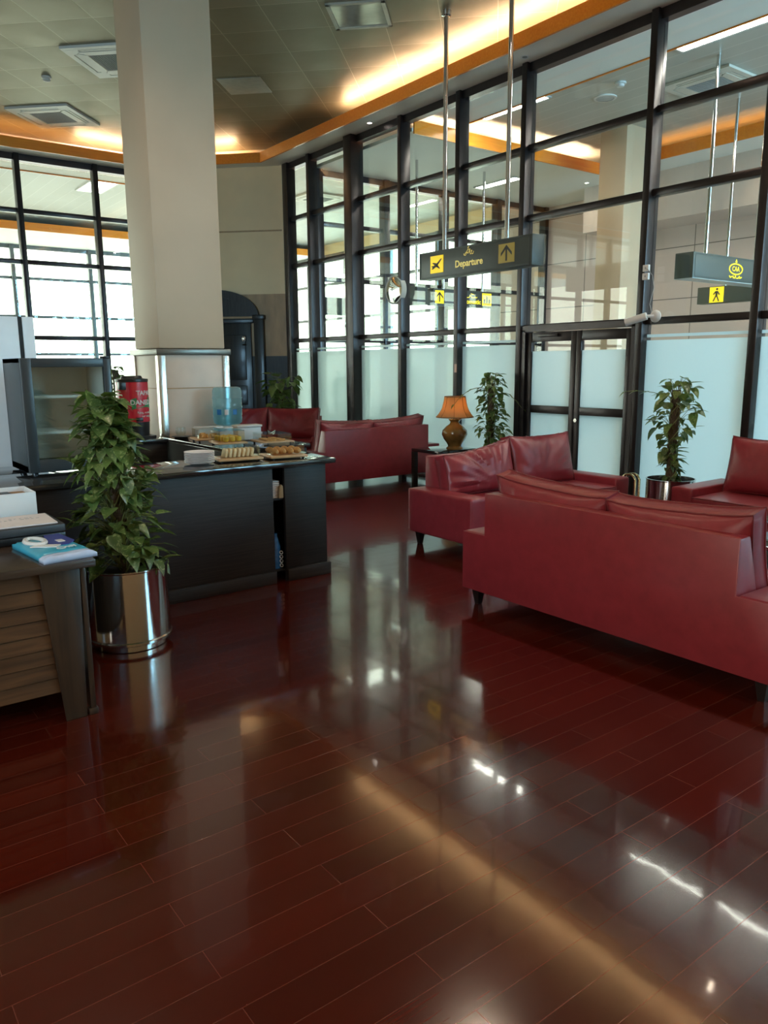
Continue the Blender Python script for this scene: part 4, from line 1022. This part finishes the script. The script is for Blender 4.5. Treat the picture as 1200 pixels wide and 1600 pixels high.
p = MB().box(.37, .59, -.004, -.0005, -.105, .105).build('luggage_panel', M_yelloww, t, smooth=False)
m = MB()
for k, (x, hgt) in enumerate(((.42, .07), (.48, .11), (.54, .07))): m.box(x-.02, x+.02, -.006, -.0041, -.06, -.06+hgt)
m.box(.47, .49, -.006, -.0041, .05, .07); m.box(.40, .56, -.006, -.0041, -.075, -.068); m.build('luggage', M_signdark, p, smooth=False)
t = thing('hanging_box', 'plain grey hanging box sign left of the yellow arrow beyond the glass', 'sign', (8.33, 10., 2.66)); MB().box(-.11, .11, 0, .3, -.145, .145, .004).build('box', M_signgrey, t); MB().cyl((0, .15, .145), (0, .15, 4.75-2.66), .022, 14).build('hanging_rod', M_steel, t)
t = thing('hanging_box', 'dark hanging sign seen edge on beyond the panes above the far sofa', 'sign', (8.9, 13.4, 2.72)); MB().box(-.5, .5, 0, .16, -.17, .17, .004).build('box', M_signgrey, t)
for dx in (-.3, .3): MB().cyl((dx, .08, .17), (dx, .08, ZH-2.72), .022, 14).build('hanging_rod', M_steel, t)
# CAA sign (faces -Y)
t = thing('hanging_sign', 'long grey hanging sign with a yellow oval emblem at the upper right', 'sign', (9.4, 5.3, 2.675))
MB().box(-.9, .9, 0, .24, -.145, .145, .004).build('box', M_signgrey, t)
m = MB()
for z in (-.128, .128): m.box(-.86, .86, -.003, 0, z-.004, z+.004)
for x in (-.86, .86): m.box(x-.004, x+.004, -.003, 0, -.124, .124)
m.build('face_rim', simple('caa_rim', (.035, .042, .04), .4), t, smooth=False)
MB().box(-.9, .9, .0, .24, -.150, -.1455).build('light_underside', simple('pale_underside', (.45, .55, .58), .3), t, smooth=False)
for dx in (-.46, .70): MB().cyl((dx, .12, .145), (dx, .12, ZH-2.675), .024, 14).build('hanging_rod', M_steel, t)
m = MB().tube([(.03+.15*math.cos(a*PI/16), -.003, .005+.062*math.sin(a*PI/16)) for a in range(32)], .008, 5, closed=True); m.text('CAA', .082, FR(.03, .005, -.003), .0015); m.build('emblem', M_yelloww, t)
m = MB().prism([(.03, .125), (.045, .098), (.055, .085), (.033, .088), (.033, .072), (.027, .072), (.027, .088), (.005, .085), (.015, .098)], -.004, -.001, 'y'); stroke(m, [(.17, -.085), (.13, -.10), (.12, -.075), (.09, -.10), (.05, -.10)], .007); stroke(m, [(.03, -.07), (.02, -.10), (-.02, -.10), (-.03, -.075)], .007); stroke(m, [(-.05, -.085), (-.09, -.10), (-.11, -.08)], .007); stroke(m, [(.0, -.065), (.0, -.06)], .007)
m.build('emblem_crest', M_yelloww, t)
t = thing('hanging_sign', 'grey hanging sign with a yellow walking figure panel low beyond the glass', 'sign', (10.5, 5.35, 2.49), -PI/2)
MB().box(-1.1, 1.1, 0, .15, -.115, .115, .004).build('box', M_signgrey, t)
p = MB().box(-.91, -.70, -.004, -.0005, -.105, .105).build('figure_panel', M_yelloww, t, smooth=False)
m = MB(); u = -.805
m.lathe([(0, -.001), (.016, -.001), (.016, .001), (0, .001)], 12, M=Matrix.Translation((u+.005, -.005, .075)) @ Matrix.Rotation(PI/2, 4, 'X'))
m.prism([(u-.016, .05), (u+.018, .05), (u+.014, -.015), (u-.014, -.015)], -.006, -.0041, 'y')
for pts in (((u-.004, -.01), (u-.045, -.09)), ((u+.004, -.01), (u+.022, -.05)), ((u+.022, -.05), (u+.04, -.09)), ((u+.012, .045), (u+.045, .0)), ((u-.012, .045), (u-.045, .005))): m.tube([(pts[0][0], -.005, pts[0][1]), (pts[1][0], -.005, pts[1][1])], .009, 5)
m.build('walking_figure', M_signdark, p)
for dx in (-.73, .6): MB().cyl((dx, .07, .115), (dx, .07, ZH-2.49), .022, 14).build('hanging_rod', M_steel, t)
# clock
t = thing('wall_clock', 'round silver rimmed clock on the glass wall mullion', 'clock', (7.08, 9.15, 2.615), -PI/2)
RX = Matrix.Rotation(PI/2, 4, 'X')
MB().lathe([(0, -.09), (.19, -.09), (.2, -.08), (.2, .0), (.19, .006), (.182, .0), (.182, -.01)], 48, cap=False, M=RX).build('case', M_offwhite, t)
MB().lathe([(0, .030), (.06, .027), (.12, .018), (.182, -.002)], 48, cap=False, M=RX).build('domed_glass', M_mirror, t)
MB().box(-.05, .05, -.036, -.033, -.004, .004).box(-.004, .004, -.036, -.033, -.02, .03).build('hands', M_black, t)
# CCTV camera
t = thing('security_camera', 'white bullet security camera on the mullion right of the glazed door', 'camera', (7.09, 4.80, 2.02))
MB().lathe([(0, 0), (.06, 0), (.062, .012), (.05, .03), (.03, .045), (0, .048)], 24, M=Matrix.Rotation(-PI/2, 4, 'Y')).build('mount', M_white, t)
ar = MB().tube([(-.04, 0, 0), (-.08, .03, .0), (-.10, .06, -.005)], .016, 10).build('swivel_arm', M_white, t)
a, b = Vector((-.10, .04, 0)), Vector((-.17, .24, -.055))
d_ = (b-a).normalized()
MB().tube([a, b], .038, 16).build('barrel', M_white, t)
MB().tube([b+d_*.001, b+d_*.006], .030, 16).build('lens', M_black, t)
for k, z in enumerate((2.50, 2.42)):
    t = thing('power_socket', ('upper' if k == 0 else 'lower')+' white power socket on the mullion above the security camera', 'socket', (7.085, 4.93, z), -PI/2)
    MB().box(-.035, .035, -.03, .0, -.033, .033, .004).build('plate', M_white, t); MB().box(-.008, .008, -.0315, -.0305, -.01, .01).build('switch', M_grey, t, smooth=False)
    if k == 0: MB().tube([(.0, -.035, 0), (.05, -.06, -.02), (.10, -.05, -.08), (.12, -.04, -.2), (.08, -.04, -.36), (.10, -.03, -.44)], .004, 6).build('cable', M_grey, t)

tg = MB().box(-.022, .022, -.006, 0, -.055, .055, .002).build('paper_tag', simple('tag_paper', (.62, .42, .33), .7)); tg.location = (7.0905, 7.815, 1.50); tg.rotation_euler = (0, 0, -PI/2)
tag(tg, 'small pinkish paper tag stuck on the mullion above the table lamp', 'tag')
# ---------------------------------------------------------------- light
w = bpy.data.worlds.new('world'); S.world = w; w.use_nodes = True
nt = w.node_tree; nt.nodes.clear(); L = nt.links.new
wo = node(nt, 'ShaderNodeOutputWorld'); bg = node(nt, 'ShaderNodeBackground', Strength=32.)
tc = node(nt, 'ShaderNodeTexCoord'); sp = node(nt, 'ShaderNodeSeparateXYZ'); mr = node(nt, 'ShaderNodeMapRange'); gz = node(nt, 'ShaderNodeMapRange')
mr.inputs['From Min'].default_value = -.7; mr.inputs['From Max'].default_value = .7
cr = node(nt, 'ShaderNodeValToRGB')
cr.color_ramp.elements[0].color = (.38, .72, 1.0, 1); cr.color_ramp.elements[1].color = (.235, .228, .205, 1)
e_ = cr.color_ramp.elements.new(.32); e_.color = (.25, .235, .20, 1)
gz.inputs['From Min'].default_value = -.12; gz.inputs['From Max'].default_value = 0.; gz.inputs['To Min'].default_value = .62; gz.inputs['To Max'].default_value = 1.
gm = node(nt, 'ShaderNodeMix', data_type='RGBA', blend_type='MULTIPLY'); gm.inputs['Factor'].default_value = 1.
L(tc.outputs['Generated'], sp.inputs[0]); L(sp.outputs['Y'], mr.inputs['Value']); L(sp.outputs['Z'], gz.inputs['Value']); L(mr.outputs[0], cr.inputs['Fac'])
L(cr.outputs['Color'], gm.inputs['A']); L(gz.outputs[0], gm.inputs['B']); L(gm.outputs['Result'], bg.inputs['Color']); L(bg.outputs[0], wo.inputs['Surface'])
def portal(loc, direction, sx, sy):
    ld = bpy.data.lights.new('daylight_portal', 'AREA'); ld.shape = 'RECTANGLE'; ld.size = sx; ld.size_y = sy
    ld.cycles.is_portal = True
    o = bpy.data.objects.new('daylight_portal', ld); COL.objects.link(o); o.location = loc
    o.rotation_euler = Vector(direction).to_track_quat('-Z', 'Y').to_euler()
portal((1., 23.2, 2.4), (0, -1, 0), 24, 4.8)
portal((13.25, 18.2, 2.4), (-1, 0, 0), 10, 4.8)
portal((-6.2, .6, 2.5), (1, 0, 0), 3.4, 3.4)
portal((10.2, -6.05, 2.6), (0, 1, 0), 6., 5.2)
portal((-12.05, 18.8, 2.6), (1, 0, 0), 9., 5.2)

# render settings
S.view_settings.view_transform = 'Standard'; S.view_settings.look = 'None'; S.view_settings.gamma = 1.; S.view_settings.use_curve_mapping = False
S.view_settings.exposure = 0.
cy = S.cycles
cy.max_bounces = 10; cy.diffuse_bounces = 5; cy.glossy_bounces = 5; cy.transmission_bounces = 8; cy.transparent_max_bounces = 24
cy.use_denoising = True; cy.sample_clamp_indirect = 6.; cy.caustics_reflective = False; cy.caustics_refractive = False
